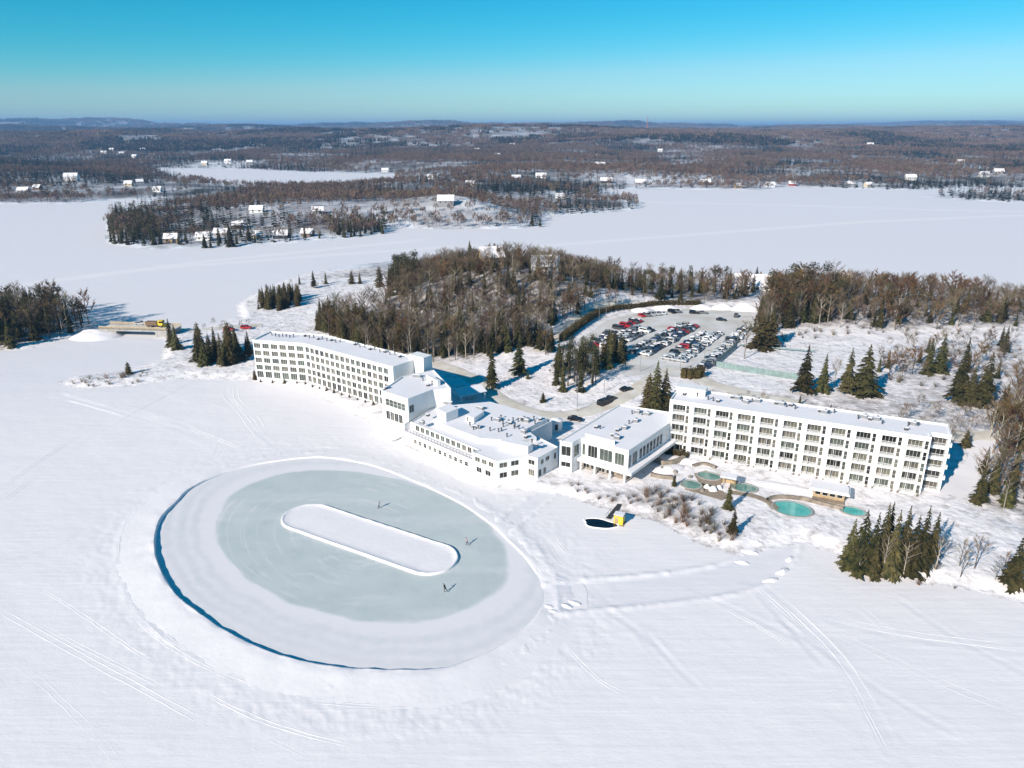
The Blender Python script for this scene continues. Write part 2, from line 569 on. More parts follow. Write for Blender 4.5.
def heights(X, Y):
    r = np.hypot(X, Y)
    sd = np.full(X.shape, -500.0)
    near = r < 900
    for poly in (SH_HOTEL, SH_LEFT):
        sd[near] = np.maximum(sd[near], sdist(X[near], Y[near], poly))
    far = r > 380
    sm = np.minimum(sdist(X[far], Y[far], SH_MAIN), -sdist(X[far], Y[far], LAKE2))
    sd[far] = np.maximum(sd[far], np.maximum(sm, sdist(X[far], Y[far], SH_ISLE)))
    land = sd > 0
    rough = fbm(X / 9, Y / 9, 4, 3) - 0.5
    z = 1.0 * ss(0, 5, sd) + 2.0 * ss(40, 100, sd) * (r < 800)
    z += land * rough * 0.9 * ss(3, 14, sd)
    # wooded hill behind the hotel, low rise on the right-hand strip
    z += 17 * np.exp(-((X + 2) / 44) ** 2 / 1.6 - ((Y - 364) / 32) ** 2 / 1.6) * ss(4, 40, sd)
    z += 5 * np.exp(-((X - 175) / 60) ** 2 / 1.6 - ((Y - 345) / 28) ** 2 / 1.6) * ss(4, 30, sd)
    # flat made ground: car park, court, hotel terraces
    dp = np.maximum(sdist(X[near], Y[near], PARK), sdist(X[near], Y[near], COURT))
    k = ss(-14, -1, dp)
    z[near] = z[near] * (1 - k) + 3.0 * k
    k = ss(-9, -1, sdist(X[near], Y[near], [(-95, 250), (-72, 243), (-40, 203), (-4, 166), (30, 164), (52, 166), (100, 156), (112, 160), (112, 172), (50, 202), (20, 205), (-20, 235), (-70, 262), (-92, 266)])) * ss(0, 4, sd[near])
    z[near] = z[near] * (1 - k) + 1.0 * k
    # the hills to the horizon
    hl = ss(0, 200, sd) * (r > 420)
    n1 = fbm(X / 900, Y / 900, 4, 21)
    n2 = fbm(X / 2600 + 7.3, Y / 2600, 4, 33)
    n3 = 1 - np.abs(2 * fbm(X / 4200 + 3.1, Y / 4200 + 9.2, 4, 51) - 1)
    n4 = fbm(X / 1500 + 1.7, Y / 1100 + 5.2, 4, 35)
    n5 = 1 - np.abs(2 * fbm(X / 1900 + 2.2, Y / 1500 + 4.4, 3, 57) - 1)
    hill = 20 * ss(500, 900, r) * n1 + ss(1400, 3000, r) * (8 + 46 * (n4 - 0.40)) + ss(4000, 8000, r) * 60 * (n3 - 0.62)
    for bp_, dist, top_, wd_ in CRESTS:
        a_ = (bp_ - 512) / 775.0
        cx_, cy_ = dist * a_, dist
        ell = np.exp(-((X - cx_) / (wd_ * 1.25)) ** 2 - ((Y - cy_) / (wd_ * 0.62)) ** 2)
        hill += top_ * (0.78 if dist > 7000 else 0.86) * ell * (0.72 + 0.55 * n1)
    hill += ss(13000, 20000, r) * 60 * n2
    z += hl * np.clip(hill, 0, None)
    bx, by = G(450, 222)
    z += 9 * np.exp(-((X - bx) / 62) ** 2 - ((Y - by - 45) / 45) ** 2) * ss(0, 14, sd)
    z += 7 * np.exp(-((X + 120) / 190) ** 2 - ((Y - 760) / 70) ** 2) * ss(0, 40, sd)
    return np.where(land, z, 0.0), sd


# ------------------------------------------------------------------ tracks and ploughed ways on the lake
RINK = spline(W([(176, 504), (162, 519), (156, 537), (158, 562), (176, 595), (212, 623), (257, 648), (303, 663), (354, 670), (415, 671), (455, 666),
                 (503, 645), (530, 623), (543, 602), (539, 580), (524, 557), (506, 539), (486, 521), (455, 501), (405, 478), (364, 464), (318, 458), (268, 463), (227, 473), (193, 488)]), 1.2, True)
WAY = spline(W([(520, 606), (560, 598), (620, 592), (690, 585), (740, 575), (770, 555), (778, 535), (776, 520)]), 2.0)
WALKS = [WAY, spline(W([(500, 530), (525, 510), (548, 492)]), 2.0)]
RUTS = [W(p) for p in (
    [(0, 500), (95, 437), (200, 379)], [(0, 492), (88, 433), (195, 379)],
    [(57, 390), (100, 402), (160, 417), (215, 437), (245, 447)], [(58, 394), (105, 408), (165, 425), (225, 447)], [(0, 418), (100, 425), (185, 428), (255, 433)],
    [(226, 386), (229, 398), (247, 415), (262, 436), (290, 458)], [(165, 395), (200, 402), (245, 418)], [(110, 401), (200, 396), (240, 398)],
    [(756, 586), (790, 616), (827, 649), (855, 690), (889, 752)], [(763, 584), (800, 618), (834, 650), (862, 690), (893, 745)], [(745, 580), (785, 622), (820, 662)],
    [(690, 590), (740, 612), (800, 640)], [(560, 575), (640, 574), (720, 568), (762, 548)], [(830, 622), (920, 640), (1024, 652)], [(600, 606), (650, 640), (700, 690)],
    [(640, 635), (670, 672), (700, 700)], [(646, 632), (676, 668), (705, 694)], [(530, 545), (548, 575), (580, 582)], [(537, 540), (556, 568), (590, 576)], [(524, 552), (541, 583), (570, 588)],
    [(700, 700), (800, 760), (850, 790)],
    [(0, 560), (60, 545), (130, 500), (210, 462)], [(210, 430), (215, 460), (150, 500)],
    [(780, 620), (880, 690), (950, 730)], [(900, 600), (960, 640), (1024, 672)],
)]
FARTRACK = [W(p) for p in ([(0, 288), (160, 268), (330, 255), (480, 245)], [(540, 246), (700, 234), (860, 222), (1100, 212)], [(640, 202), (780, 205), (940, 210), (1100, 213)], [(30, 283), (200, 262), (420, 240)])]


def lake_relief(X, Y, sd):
    r = np.hypot(X, Y)
    z, pk = np.zeros(X.shape), np.zeros(X.shape)
    near = (r < 300) & (sd < 2)
    x, y = X[near], Y[near]
    zz = 0.10 * (fbm(x / 6, y / 6, 4, 8) - 0.5) + 0.25 * (fbm(x / 45, y / 45, 3, 9) - 0.5)
    p = np.zeros(x.shape)
    jag = fbm(x / 1.6, y / 1.6, 3, 12)
    soft = fbm(x / 14, y / 14, 2, 19)
    for t in RUTS:
        d = seg_d(x, y, spline(t, 4.0))
        d = d + 0.5 * (jag - 0.5)
        am = ss(0.3, 0.65, soft)
        zz += 0.5 * am * (-0.055 * np.exp(-(d / 0.6) ** 2) + 0.045 * np.exp(-((d - 1.1) / 0.5) ** 2))
        p += am * 0.35 * np.exp(-(d / 0.7) ** 2)
    for k, t in enumerate(WALKS):
        hw = 4.2 if k == 0 else 2.0
        d = seg_d(x, y, t)
        ins = ss(hw + 0.4, hw - 0.5, d)
        zz = zz * (1 - ins) - 0.06 * ins
        zz += (0.05 + 0.34 * jag ** 2) * np.exp(-((d - hw - 0.7) / 0.7) ** 2)
        p += 0.55 * ins
    # ploughed ring with its banks and rougher thrown snow outside
    dr = sdist(x, y, RINK)
    out = -dr
    ang = np.arctan2(y - 140, x + 40)
    zz *= ss(-1.0, 1.5, out)
    chunk = fbm(x / 1.1, y / 1.1, 3, 61)
    zz += 0.22 * np.exp(-((out - 3.2) / 2.2) ** 2) * (0.3 + 1.4 * chunk) * (out > 0.2)
    zz += 0.08 * np.exp(-((out - 7.5) / 0.8) ** 2) * jag * 2 * ss(0.0, 0.4, np.cos(ang - 2.9)) * (out > 0)
    zz += 0.16 * np.exp(-((out - 10.5) / 5.0) ** 2) * (chunk - 0.35) * (out > 0)
    zz = np.where(dr > 0, -0.05, zz)
    z[near] = zz
    pk[near] = np.clip(p, 0, 1)
    m2 = (r >= 230) & (r < 1500) & (sd < 0)
    tr = np.zeros(int(m2.sum()))
    for t in FARTRACK:
        d = seg_d(X[m2], Y[m2], t)
        tr = np.maximum(tr, np.exp(-(d / np.maximum(2.5, r[m2] * 0.008)) ** 2))
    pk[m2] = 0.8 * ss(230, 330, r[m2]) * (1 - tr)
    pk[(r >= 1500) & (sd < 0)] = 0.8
    return z, pk


def steps(a, b, k):
    out = [a]
    while out[-1] < b:
        out.append(out[-1] * (1 + k))
    return out


RS = np.array([4.0, 25, 45, 60, 70] + steps(76, 260, 0.0046) + steps(262, 1250, 0.0085) + steps(1265, 60000, 0.021))
TH = np.concatenate([np.arange(-180, -44, 6.0), np.arange(-43, 43.01, 0.15), np.arange(46, 178, 6.0), [180.0]])
TT, RR = np.meshgrid(np.radians(TH), RS)
GX, GY = RR * np.sin(TT), RR * np.cos(TT)
GZ, GSD = heights(GX, GY)
LZ, GPK = lake_relief(GX, GY, GSD)
GZ = GZ + np.where(GSD < 1.0, LZ, 0) * ss(1.0, -1.0, GSD)


def look(A, x, y):
    x, y = np.asarray(x, float), np.asarray(y, float)
    i = np.interp(np.hypot(x, y), RS, np.arange(len(RS)))
    j = np.interp(np.degrees(np.arctan2(x, y)), TH, np.arange(len(TH)))
    i0, j0 = np.clip(i.astype(int), 0, len(RS) - 2), np.clip(j.astype(int), 0, len(TH) - 2)
    a, b = i - i0, j - j0
    return (A[i0, j0] * (1 - b) + A[i0, j0 + 1] * b) * (1 - a) + (A[i0 + 1, j0] * (1 - b) + A[i0 + 1, j0 + 1] * b) * a


def zat(x, y):
    return float(look(GZ, x, y))


def hit(px, py):
    d = ray(px, py)
    t = np.concatenate([np.arange(80, 700, 0.5), np.arange(700, 14000, 4.0)])
    n = math.sqrt(sum(c * c for c in d))
    x, y, z = d[0] * t / n, d[1] * t / n, CAM_H + d[2] * t / n
    below = np.nonzero(z <= look(GZ, x, y))[0]
    k = below[0] if len(below) else len(t) - 1
    return float(x[k]), float(y[k]), zat(x[k], y[k])


def height_for(x, y, z, ytop):
    lo, hi = 0.2, 60.0
    for _ in range(30):
        m = (lo + hi) / 2
        if PX(x, y, z + m)[1] > ytop:
            lo = m
        else:
            hi = m
    return lo


# forest density over the land drives how much litter and brush shows through the snow
NR, NT = GX.shape
FOREST = {
    'hill': W([(318, 329), (360, 346), (415, 357), (470, 358), (500, 353), (530, 346), (560, 331), (575, 322), (590, 314), (612, 306), (600, 275), (560, 270), (500, 266), (440, 262), (405, 280), (400, 300), (370, 314), (330, 316)], 3),
    'strip': W([(600, 303), (640, 305), (700, 304), (745, 304), (756, 290), (740, 285), (640, 280), (600, 276)], 3),
    'right': W([(752, 345), (765, 335), (790, 330), (850, 331), (905, 335), (960, 331), (1060, 330), (1100, 300), (1024, 300), (900, 292), (800, 281), (775, 285), (758, 310)], 3),
    'left': W([(-60, 358), (10, 347), (30, 343), (70, 334), (95, 329), (85, 320), (50, 311), (-60, 303)], 1),
}
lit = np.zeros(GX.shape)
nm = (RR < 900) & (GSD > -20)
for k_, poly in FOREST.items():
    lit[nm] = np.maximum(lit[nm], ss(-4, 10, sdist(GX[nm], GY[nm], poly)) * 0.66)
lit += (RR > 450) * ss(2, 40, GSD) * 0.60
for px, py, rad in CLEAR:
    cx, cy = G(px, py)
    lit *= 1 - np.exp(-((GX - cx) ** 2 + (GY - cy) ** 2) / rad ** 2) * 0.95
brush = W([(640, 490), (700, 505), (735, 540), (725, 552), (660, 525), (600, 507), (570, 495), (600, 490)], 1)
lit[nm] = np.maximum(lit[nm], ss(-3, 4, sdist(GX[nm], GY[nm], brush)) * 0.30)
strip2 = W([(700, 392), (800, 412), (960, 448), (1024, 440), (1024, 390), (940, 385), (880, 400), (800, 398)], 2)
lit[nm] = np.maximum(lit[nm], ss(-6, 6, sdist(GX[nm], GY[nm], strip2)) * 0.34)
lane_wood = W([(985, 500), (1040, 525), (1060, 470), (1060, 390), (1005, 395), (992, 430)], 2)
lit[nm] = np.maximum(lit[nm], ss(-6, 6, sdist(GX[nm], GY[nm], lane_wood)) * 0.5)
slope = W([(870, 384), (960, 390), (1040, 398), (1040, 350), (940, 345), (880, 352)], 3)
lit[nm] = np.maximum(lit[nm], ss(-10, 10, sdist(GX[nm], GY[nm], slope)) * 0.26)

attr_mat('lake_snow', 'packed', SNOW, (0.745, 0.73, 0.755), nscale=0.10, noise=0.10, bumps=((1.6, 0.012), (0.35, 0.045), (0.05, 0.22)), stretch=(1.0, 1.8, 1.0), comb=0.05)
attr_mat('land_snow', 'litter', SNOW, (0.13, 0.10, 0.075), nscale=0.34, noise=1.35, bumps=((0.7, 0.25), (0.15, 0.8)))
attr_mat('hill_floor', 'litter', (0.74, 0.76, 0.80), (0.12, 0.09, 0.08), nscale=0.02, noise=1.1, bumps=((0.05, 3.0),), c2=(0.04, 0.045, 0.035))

V = np.stack([GX, GY, GZ], -1).reshape(-1, 3)
I = np.arange(NR * NT).reshape(NR, NT)
Q = np.stack([I[:-1, :-1], I[:-1, 1:], I[1:, 1:], I[1:, :-1]], -1).reshape(-1, 4)[:, ::-1]
sdq = GSD.ravel()[Q].max(1)
rq = RR.ravel()[Q].max(1)
cls = np.where(sdq <= 0.0, 0, np.where(rq < 480, 1, 2))
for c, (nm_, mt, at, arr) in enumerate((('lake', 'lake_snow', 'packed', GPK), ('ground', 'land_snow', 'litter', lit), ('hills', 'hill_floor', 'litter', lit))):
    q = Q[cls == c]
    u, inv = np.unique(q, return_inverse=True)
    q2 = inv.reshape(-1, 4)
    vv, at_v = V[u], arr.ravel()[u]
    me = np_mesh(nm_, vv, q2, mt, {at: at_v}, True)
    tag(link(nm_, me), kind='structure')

# ------------------------------------------------------------------ the skating oval
def fit_ellipse(pts):
    p = np.array(pts)
    c = p.mean(0)
    q = p - c
    A = np.stack([q[:, 0] ** 2, q[:, 0] * q[:, 1], q[:, 1] ** 2, q[:, 0], q[:, 1]], 1)
    return c, np.linalg.lstsq(A, np.ones(len(p)), rcond=None)[0]


IC, IK = fit_ellipse(W([(209, 526), (232, 500), (270, 479), (303, 471), (354, 468), (420, 488), (470, 513), (508, 545), (514, 562), (500, 588), (455, 613), (405, 624), (330, 614), (252, 582), (222, 553)]))


def ice_val(x, y):
    a, b = x - IC[0], y - IC[1]
    return IK[0] * a * a + IK[1] * a * b + IK[2] * b * b + IK[3] * a + IK[4] * b


rp = np.array(RINK)
n = len(rp)
cen = rp.mean(0)
NRG = 150
rings = np.linspace(0, 1, NRG)
XY = cen + (rp[None] - cen) * rings[:, None, None] * 1.002
e = ice_val(XY[..., 0], XY[..., 1])
wob = fbm(XY[..., 0] / 7, XY[..., 1] / 7, 4, 71) - 0.5
band = 0.5 + 0.5 * np.sin(np.sqrt(np.maximum(e, 0)) * 62 + 5 * wob) * fbm(XY[..., 0] / 11, XY[..., 1] / 11, 2, 73)
ew = e + 0.10 * wob
icy = 0.80 * ss(1.02, 0.94, ew) + ss(1.12, 1.30, ew) * (0.13 + 0.22 * (band - 0.5)) - 0.12 * np.exp(-((ew - 1.07) / 0.05) ** 2)
streak = fbm(XY[..., 0] / 14 + 4, XY[..., 1] / 3.5, 4, 77)
icy -= 0.22 * ss(0.55, 0.72, streak) * (e < 1.0)
th_ = np.arctan2(XY[..., 1] - IC[1], XY[..., 0] - IC[0])
rad_ = np.sqrt(np.maximum(e, 0))
scr = fbm(np.cos(th_) * 5 + 9 + rad_ * 3, np.sin(th_) * 5 + 9 + rad_ * 60, 3, 79)
icy -= 0.30 * ss(0.56, 0.70, scr) * (e < 1.0) * ss(0.35, 0.6, vnoise(XY[..., 0] / 9, XY[..., 1] / 9, 81))
attr_mat('rink_ice', 'ice', (0.79, 0.765, 0.775), (0.46, 0.525, 0.51), rough=0.6, nscale=0.45, noise=0.24, bumps=((0.9, 0.015),), c2=(0.57, 0.615, 0.60), rough1=0.32, spec=0.3)
idx = np.arange(NRG * n).reshape(NRG, n)
nx = np.roll(idx, -1, 1)
Qr = np.stack([idx[:-1], nx[:-1], nx[1:], idx[1:]], -1).reshape(-1, 4)
if area(RINK) > 0:
    Qr = Qr[:, ::-1]
Vr = np.concatenate([XY, np.full((NRG, n, 1), 0.012)], -1).reshape(-1, 3)
tag(link('skating_rink_ice', np_mesh('skating_rink_ice', Vr, Qr, 'rink_ice', {'ice': icy}, True)), kind='structure')


def sweep_bank(name, line, closed, hfun, prof, z0, seed, inward=1):
    """a bank of thrown snow: PROF is (offset outwards, height share) across the line"""
    p = np.array(line)
    m = len(p)
    t = np.roll(p, -1, 0) - np.roll(p, 1, 0) if closed else np.gradient(p, axis=0)
    t /= np.linalg.norm(t, axis=1)[:, None]
    nrm = np.stack([t[:, 1], -t[:, 0]], 1) * inward
    s = np.arange(m)
    rows = []
    for k, (off, hh) in enumerate(prof):
        jx = fbm(s / 2.3, np.full(m, k * 0.7), 3, seed) - 0.5
        jz = fbm(s / 1.7 + 40, np.full(m, k * 0.9), 3, seed + 5)
        hv = hfun(s / m, p)
        q = p + nrm * (off + jx * 0.5 * (0.2 + abs(off)) * 0.6)[:, None]
        rows.append(np.column_stack([q, z0 + hh * hv * (0.55 + 0.9 * jz)]))
    Vb = np.array(rows).reshape(-1, 3)
    k = len(prof)
    ix = np.arange(k * m).reshape(k, m)
    if closed:
        a, b = ix, np.roll(ix, -1, 1)
    else:
        a, b = ix[:, :-1], ix[:, 1:]
    Qb = np.stack([a[:-1], b[:-1], b[1:], a[1:]], -1).reshape(-1, 4)
    v0, v1, v2 = Vb[Qb[0][0]], Vb[Qb[0][1]], Vb[Qb[0][3]]
    if np.cross(v1 - v0, v2 - v0)[2] < 0:
        Qb = Qb[:, ::-1]
    return link(name, np_mesh(name, Vb, Qb, 'snow', None, True))


def bank_h(u, p):
    gx, gy = G(553, 590)
    gap = ss(5, 10, np.hypot(p[:, 0] - gx, p[:, 1] - gy))
    tx, ty = G(165, 580)
    strong = np.exp(-((p[:, 0] - tx) ** 2 + (p[:, 1] - ty) ** 2) / 38 ** 2)
    bx, by = G(300, 665)
    strong = np.maximum(strong, 0.85 * np.exp(-((p[:, 0] - bx) ** 2 + (p[:, 1] - by) ** 2) / 30 ** 2))
    return gap * (0.24 + 0.50 * strong)


RIN = RINK[::-1] if area(RINK) > 0 else RINK
b = sweep_bank('snow_bank', RINK, True, bank_h, [(-0.05, -0.02), (0.02, 0.5), (0.10, 0.92), (0.35, 1.0), (1.2, 0.95), (2.6, 0.72), (4.6, 0.42), (7.0, 0.12), (8.5, -0.08)], 0.0, 91, inward=1 if area(RINK) > 0 else -1)
tag(b, 'low ploughed snow bank circling the oval skating rink', 'snow bank')

# ski and sledge tracks pressed into the lake snow: paired low ridges with a groove between
def ski_track(pts, gauge=0.5, h=0.10, w=0.32, seed=0):
    L = np.array(spline(W(pts), 0.9))
    t = np.gradient(L, axis=0)
    t /= np.linalg.norm(t, axis=1)[:, None]
    nn = np.stack([-t[:, 1], t[:, 0]], 1)
    m = len(L)
    s_ = np.arange(m)
    env = ss(0, 8, s_) * ss(m - 1, m - 9, s_) * ss(0.38, 0.62, fbm(s_ / 22.0, np.full(m, seed * 1.3), 2, seed))
    Vt, Qt, base = [], [], 0
    for sg in (-1, 1):
        jx = (fbm(s_ / 3.0, np.full(m, sg + 3.0), 2, seed + 2) - 0.5) * 0.25
        hz_ = h * env * (0.5 + fbm(s_ / 1.6, np.full(m, sg + 9.0), 2, seed + 4))
        rows = []
        for off, hh in ((-w, -0.05), (-w * 0.3, 0.75), (0.05 * w, 1.0), (w * 0.9, -0.05)):
            q = L + nn * (sg * gauge + jx + off)[:, None]
            rows.append(np.column_stack([q, look(GZ, q[:, 0], q[:, 1]) + (hz_ * hh if hh > 0 else -0.05)]))
        Vt.append(np.array(rows).reshape(-1, 3))
        ix = np.arange(4 * m).reshape(4, m) + base
        Qt.append(np.stack([ix[:-1, :-1], ix[:-1, 1:], ix[1:, 1:], ix[1:, :-1]], -1).reshape(-1, 4))
        base += 4 * m
    V_, Q_ = np.vstack(Vt), np.vstack(Qt)
    if np.cross(V_[Q_[0][1]] - V_[Q_[0][0]], V_[Q_[0][3]] - V_[Q_[0][0]])[2] < 0:
        Q_ = Q_[:, ::-1]
    tag(link('ski_track', np_mesh('ski_track', V_, Q_, 'snow', None, True)), kind='structure')


TRACKS = [
    [(0, 503), (60, 460), (130, 415), (196, 380)], [(0, 488), (70, 442), (140, 405), (185, 382)], [(0, 425), (90, 428), (180, 431), (250, 436)],
    [(58, 392), (100, 404), (150, 415), (205, 434), (250, 452)], [(60, 398), (110, 412), (170, 432), (215, 452)], [(56, 387), (110, 399), (180, 418), (270, 432), (370, 446)],
    [(228, 384), (226, 396), (240, 412), (262, 440), (285, 460)], [(236, 384), (238, 400), (256, 418), (275, 445), (300, 458)], [(150, 384), (175, 398), (210, 408), (252, 412)],
    [(757, 587), (790, 616), (828, 650), (856, 692), (890, 756)], [(766, 585), (802, 618), (836, 652), (864, 692), (896, 750)], [(742, 582), (785, 624), (822, 664)],
    [(690, 592), (740, 616), (800, 652)], [(820, 615), (900, 632), (1023, 648)], [(760, 600), (850, 640), (960, 690), (1023, 712)],
    [(560, 640), (600, 680), (640, 700)], [(655, 640), (672, 665), (700, 690)], [(140, 500), (124, 540), (132, 590), (160, 630), (215, 665), (290, 690), (370, 698)],
    [(132, 520), (118, 560), (135, 610), (180, 650), (250, 684)], [(300, 700), (400, 706), (480, 690), (540, 656), (585, 618)], [(0, 652), (50, 690), (100, 740), (120, 768)],
    [(535, 548), (552, 572), (582, 581), (640, 576)], [(528, 552), (545, 578), (575, 586)], [(545, 540), (562, 565), (596, 575)], [(550, 530), (575, 560), (625, 572)],
    [(0, 600), (70, 640), (190, 700), (330, 768)], [(0, 610), (80, 655), (200, 720), (290, 768)], [(0, 570), (60, 600), (150, 660), (260, 720), (380, 752)], [(880, 590), (940, 612), (1023, 626)], [(850, 600), (930, 660), (1010, 700)],
    [(215, 425), (218, 450), (200, 466), (165, 486)], [(300, 445), (380, 452), (450, 470), (510, 500)], [(330, 440), (400, 450), (470, 474), (530, 505)],
]
for i, t_ in enumerate(TRACKS):
    ski_track(t_, random.choice((0.3, 0.5, 0.8)), (0.06 if i in (0, 1, 3, 4, 6, 7, 9, 10) else random.uniform(0.02, 0.045)), random.uniform(0.2, 0.36), 400 + i)

# island of snow left standing in the middle of the ice
a0, a1 = np.array(G(308, 517.5)), np.array(G(430, 559))
ax = (a1 - a0) / np.linalg.norm(a1 - a0)
ay = np.array((-ax[1], ax[0]))
ST = []
rad = 6.0
for k in range(28):
    t = -math.pi / 2 + math.pi * k / 27
    ST.append(tuple(a1 + rad * (math.cos(t) * ax + math.sin(t) * ay)))
for k in range(28):
    t = math.pi / 2 + math.pi * k / 27
    ST.append(tuple(a0 + rad * (math.cos(t) * ax + math.sin(t) * ay)))
ST = spline(ST, 0.9, True)
sp = np.array(ST)
c0 = sp.mean(0)
rows = []
for k, (sh, hh) in enumerate([(1.012, -0.02), (1.0, 0.22), (0.985, 0.42), (0.955, 0.50), (0.92, 0.40), (0.86, 0.30), (0.7, 0.27), (0.4, 0.30), (0.0, 0.30)]):
    # shrink towards the long axis so the outline stays a stadium
    rel = sp - c0
    u, v = rel @ ax, rel @ ay
    L = np.linalg.norm(a1 - a0) / 2
    cu = np.clip(u, -L, L)
    q = c0 + np.outer(cu, ax) + (np.outer(u - cu, ax) + np.outer(v, ay)) * sh
    j = fbm(sp[:, 0] / 1.3 + k, sp[:, 1] / 1.3, 3, 95)
    rows.append(np.column_stack([q, hh * (0.7 + 0.6 * j) if k < 6 else np.full(len(sp), hh)]))
Vs = np.array(rows).reshape(-1, 3)
m = len(sp)
ix = np.arange(len(rows) * m).reshape(len(rows), m)
a, bq = ix, np.roll(ix, -1, 1)
Qs = np.stack([a[:-1], bq[:-1], bq[1:], a[1:]], -1).reshape(-1, 4)
if area(ST) < 0:
    Qs = Qs[:, ::-1]
tag(link('snow_island', np_mesh('snow_island', Vs, Qs, 'snow', None, True)), 'long oval island of snow in the middle of the skating ice', 'snow island')


# ------------------------------------------------------------------ roads, car park: sheets laid on the ground
def drape_strip(name, line, width, m, lift=0.08, seed=1):
    p = np.array(line)
    t = np.gradient(p, axis=0)
    t /= np.linalg.norm(t, axis=1)[:, None]
    nrm = np.stack([-t[:, 1], t[:, 0]], 1)
    offs = np.linspace(-1, 1, 7)
    s = np.arange(len(p))
    rows = []
    for o in offs:
        wv = width / 2 * (1 + 0.18 * (fbm(s / 4.0, np.full(len(p), o), 2, seed) - 0.5))
        q = p + nrm * (o * wv)[:, None]
        rows.append(np.column_stack([q, look(GZ, q[:, 0], q[:, 1]) + lift - 0.10 * (abs(o) == 1)]))
    Vb = np.array(rows).reshape(-1, 3)
    ix = np.arange(7 * len(p)).reshape(7, len(p))
    Qb = np.stack([ix[:-1, :-1], ix[:-1, 1:], ix[1:, 1:], ix[1:, :-1]], -1).reshape(-1, 4)[:, ::-1]
    v0, v1, v2 = Vb[Qb[0][0]], Vb[Qb[0][1]], Vb[Qb[0][3]]
    if np.cross(v1 - v0, v2 - v0)[2] < 0:
        Qb = Qb[:, ::-1]
    return tag(link(name, np_mesh(name, Vb, Qb, m, None, True)), kind='structure')


def HW(pts):
    return [hit(x, y)[:2] for x, y in pts]


drape_strip('hotel_drive', spline(HW([(432, 362), (470, 377), (505, 402), (545, 415), (585, 412), (620, 398), (645, 384), (668, 370), (690, 374), (720, 387), (800, 405), (880, 425), (960, 436), (1040, 434)]), 2.0), 6.5, 'sanded_road', 0.12)
drape_strip('wood_road', spline(HW([(535, 352), (555, 340), (575, 322), (592, 313), (610, 306), (640, 303)]), 2.0), 5.5, 'sanded_road', 0.15)
drape_strip('bridge_road', spline(HW([(170, 330), (205, 329), (238, 327), (262, 325)]), 2.0), 6.0, 'sanded_road', 0.12)
drape_strip('snow_lane', spline(HW([(948, 495), (975, 470), (985, 445), (990, 436)]), 2.0), 7.0, 'snow', 0.06)
xs = np.array(PARK)
gx, gy = np.meshgrid(np.arange(xs[:, 0].min(), xs[:, 0].max(), 1.5), np.arange(xs[:, 1].min(), xs[:, 1].max(), 1.5))
dd = sdist(gx, gy, PARK) + 1.6 * (fbm(gx / 5, gy / 5, 3, 5) - 0.5)
Vp = np.stack([gx, gy, look(GZ, gx, gy) + 0.09], -1).reshape(-1, 3)
ip = np.arange(gx.size).reshape(gx.shape)
Qp = np.stack([ip[:-1, :-1], ip[:-1, 1:], ip[1:, 1:], ip[1:, :-1]], -1).reshape(-1, 4)
Qp = Qp[dd.ravel()[Qp].min(1) > 0.5]
u, inv = np.unique(Qp, return_inverse=True)
tag(link('car_park', np_mesh('car_park', Vp[u], inv.reshape(-1, 4), 'parking', None, True)), kind='structure')

# ------------------------------------------------------------------ buildings
WIN = {}


def window_mesh(w, h, nm, nt, pane):
    k = (round(w, 2), round(h, 2), nm, nt, pane)
    if k not in WIN:
        f = MB()
        t, d = 0.055, 0.10
        for x in (-w / 2 + t / 2, w / 2 - t / 2):
            f.box((x, 0, 0), (t, d, h))
        for z in (-h / 2 + t / 2, h / 2 - t / 2):
            f.box((0, 0, z), (w - 2 * t, d, t))
        for i in range(nm):
            f.box((-w / 2 + w * (i + 1) / (nm + 1), 0, 0), (t * 0.8, d * 0.8, h - 2 * t))
        for i in range(nt):
            f.box((0, 0.004, -h / 2 + h * (i + 1) / (nt + 1)), (w - 2 * t, d * 0.6, t * 0.8))
        p = MB()
        p.box((0, 0.03, 0), (w - 0.02, 0.03, h - 0.02))
        WIN[k] = (f.mesh('window', 'white_trim'), p.mesh('pane', pane))
    return WIN[k]


def facade(mb, p0, p1, z0, z1, ops, mi=0):
    """wall face with real openings; ops = (u0, u1, za, zb, depth)"""
    p0, p1 = np.array(p0, float), np.array(p1, float)
    L = np.linalg.norm(p1 - p0)
    d = (p1 - p0) / L
    nb = np.array((-d[1], d[0]))                     # into the building

    def pt(u, z, k=0.0):
        q = p0 + d * u + nb * k
        return (q[0], q[1], z)
    us = sorted({0.0, L} | {round(o[0], 4) for o in ops} | {round(o[1], 4) for o in ops})
    zs = sorted({z0, z1} | {round(o[2], 4) for o in ops} | {round(o[3], 4) for o in ops})
    for a, b in zip(us, us[1:]):
        run = None
        for c, e_ in zip(zs, zs[1:]):
            m_, zc = (a + b) / 2, (c + e_) / 2
            hole = any(o[0] < m_ < o[1] and o[2] < zc < o[3] for o in ops)
            if hole:
                if run is not None:
                    mb.add([pt(a, run), pt(b, run), pt(b, c), pt(a, c)], [(0, 1, 2, 3)], mi)
                run = None
            elif run is None:
                run = c
        if run is not None:
            mb.add([pt(a, run), pt(b, run), pt(b, z1), pt(a, z1)], [(0, 1, 2, 3)], mi)
    for u0, u1, a, b, k in ops:
        A, B, C, D = pt(u0, a), pt(u1, a), pt(u1, b), pt(u0, b)
        A2, B2, C2, D2 = pt(u0, a, k), pt(u1, a, k), pt(u1, b, k), pt(u0, b, k)
        mb.add([A, B, C, D, A2, B2, C2, D2], [(0, 1, 5, 4), (1, 2, 6, 5), (2, 3, 7, 6), (3, 0, 4, 7), (4, 5, 6, 7)], mi)
    return d, nb, L


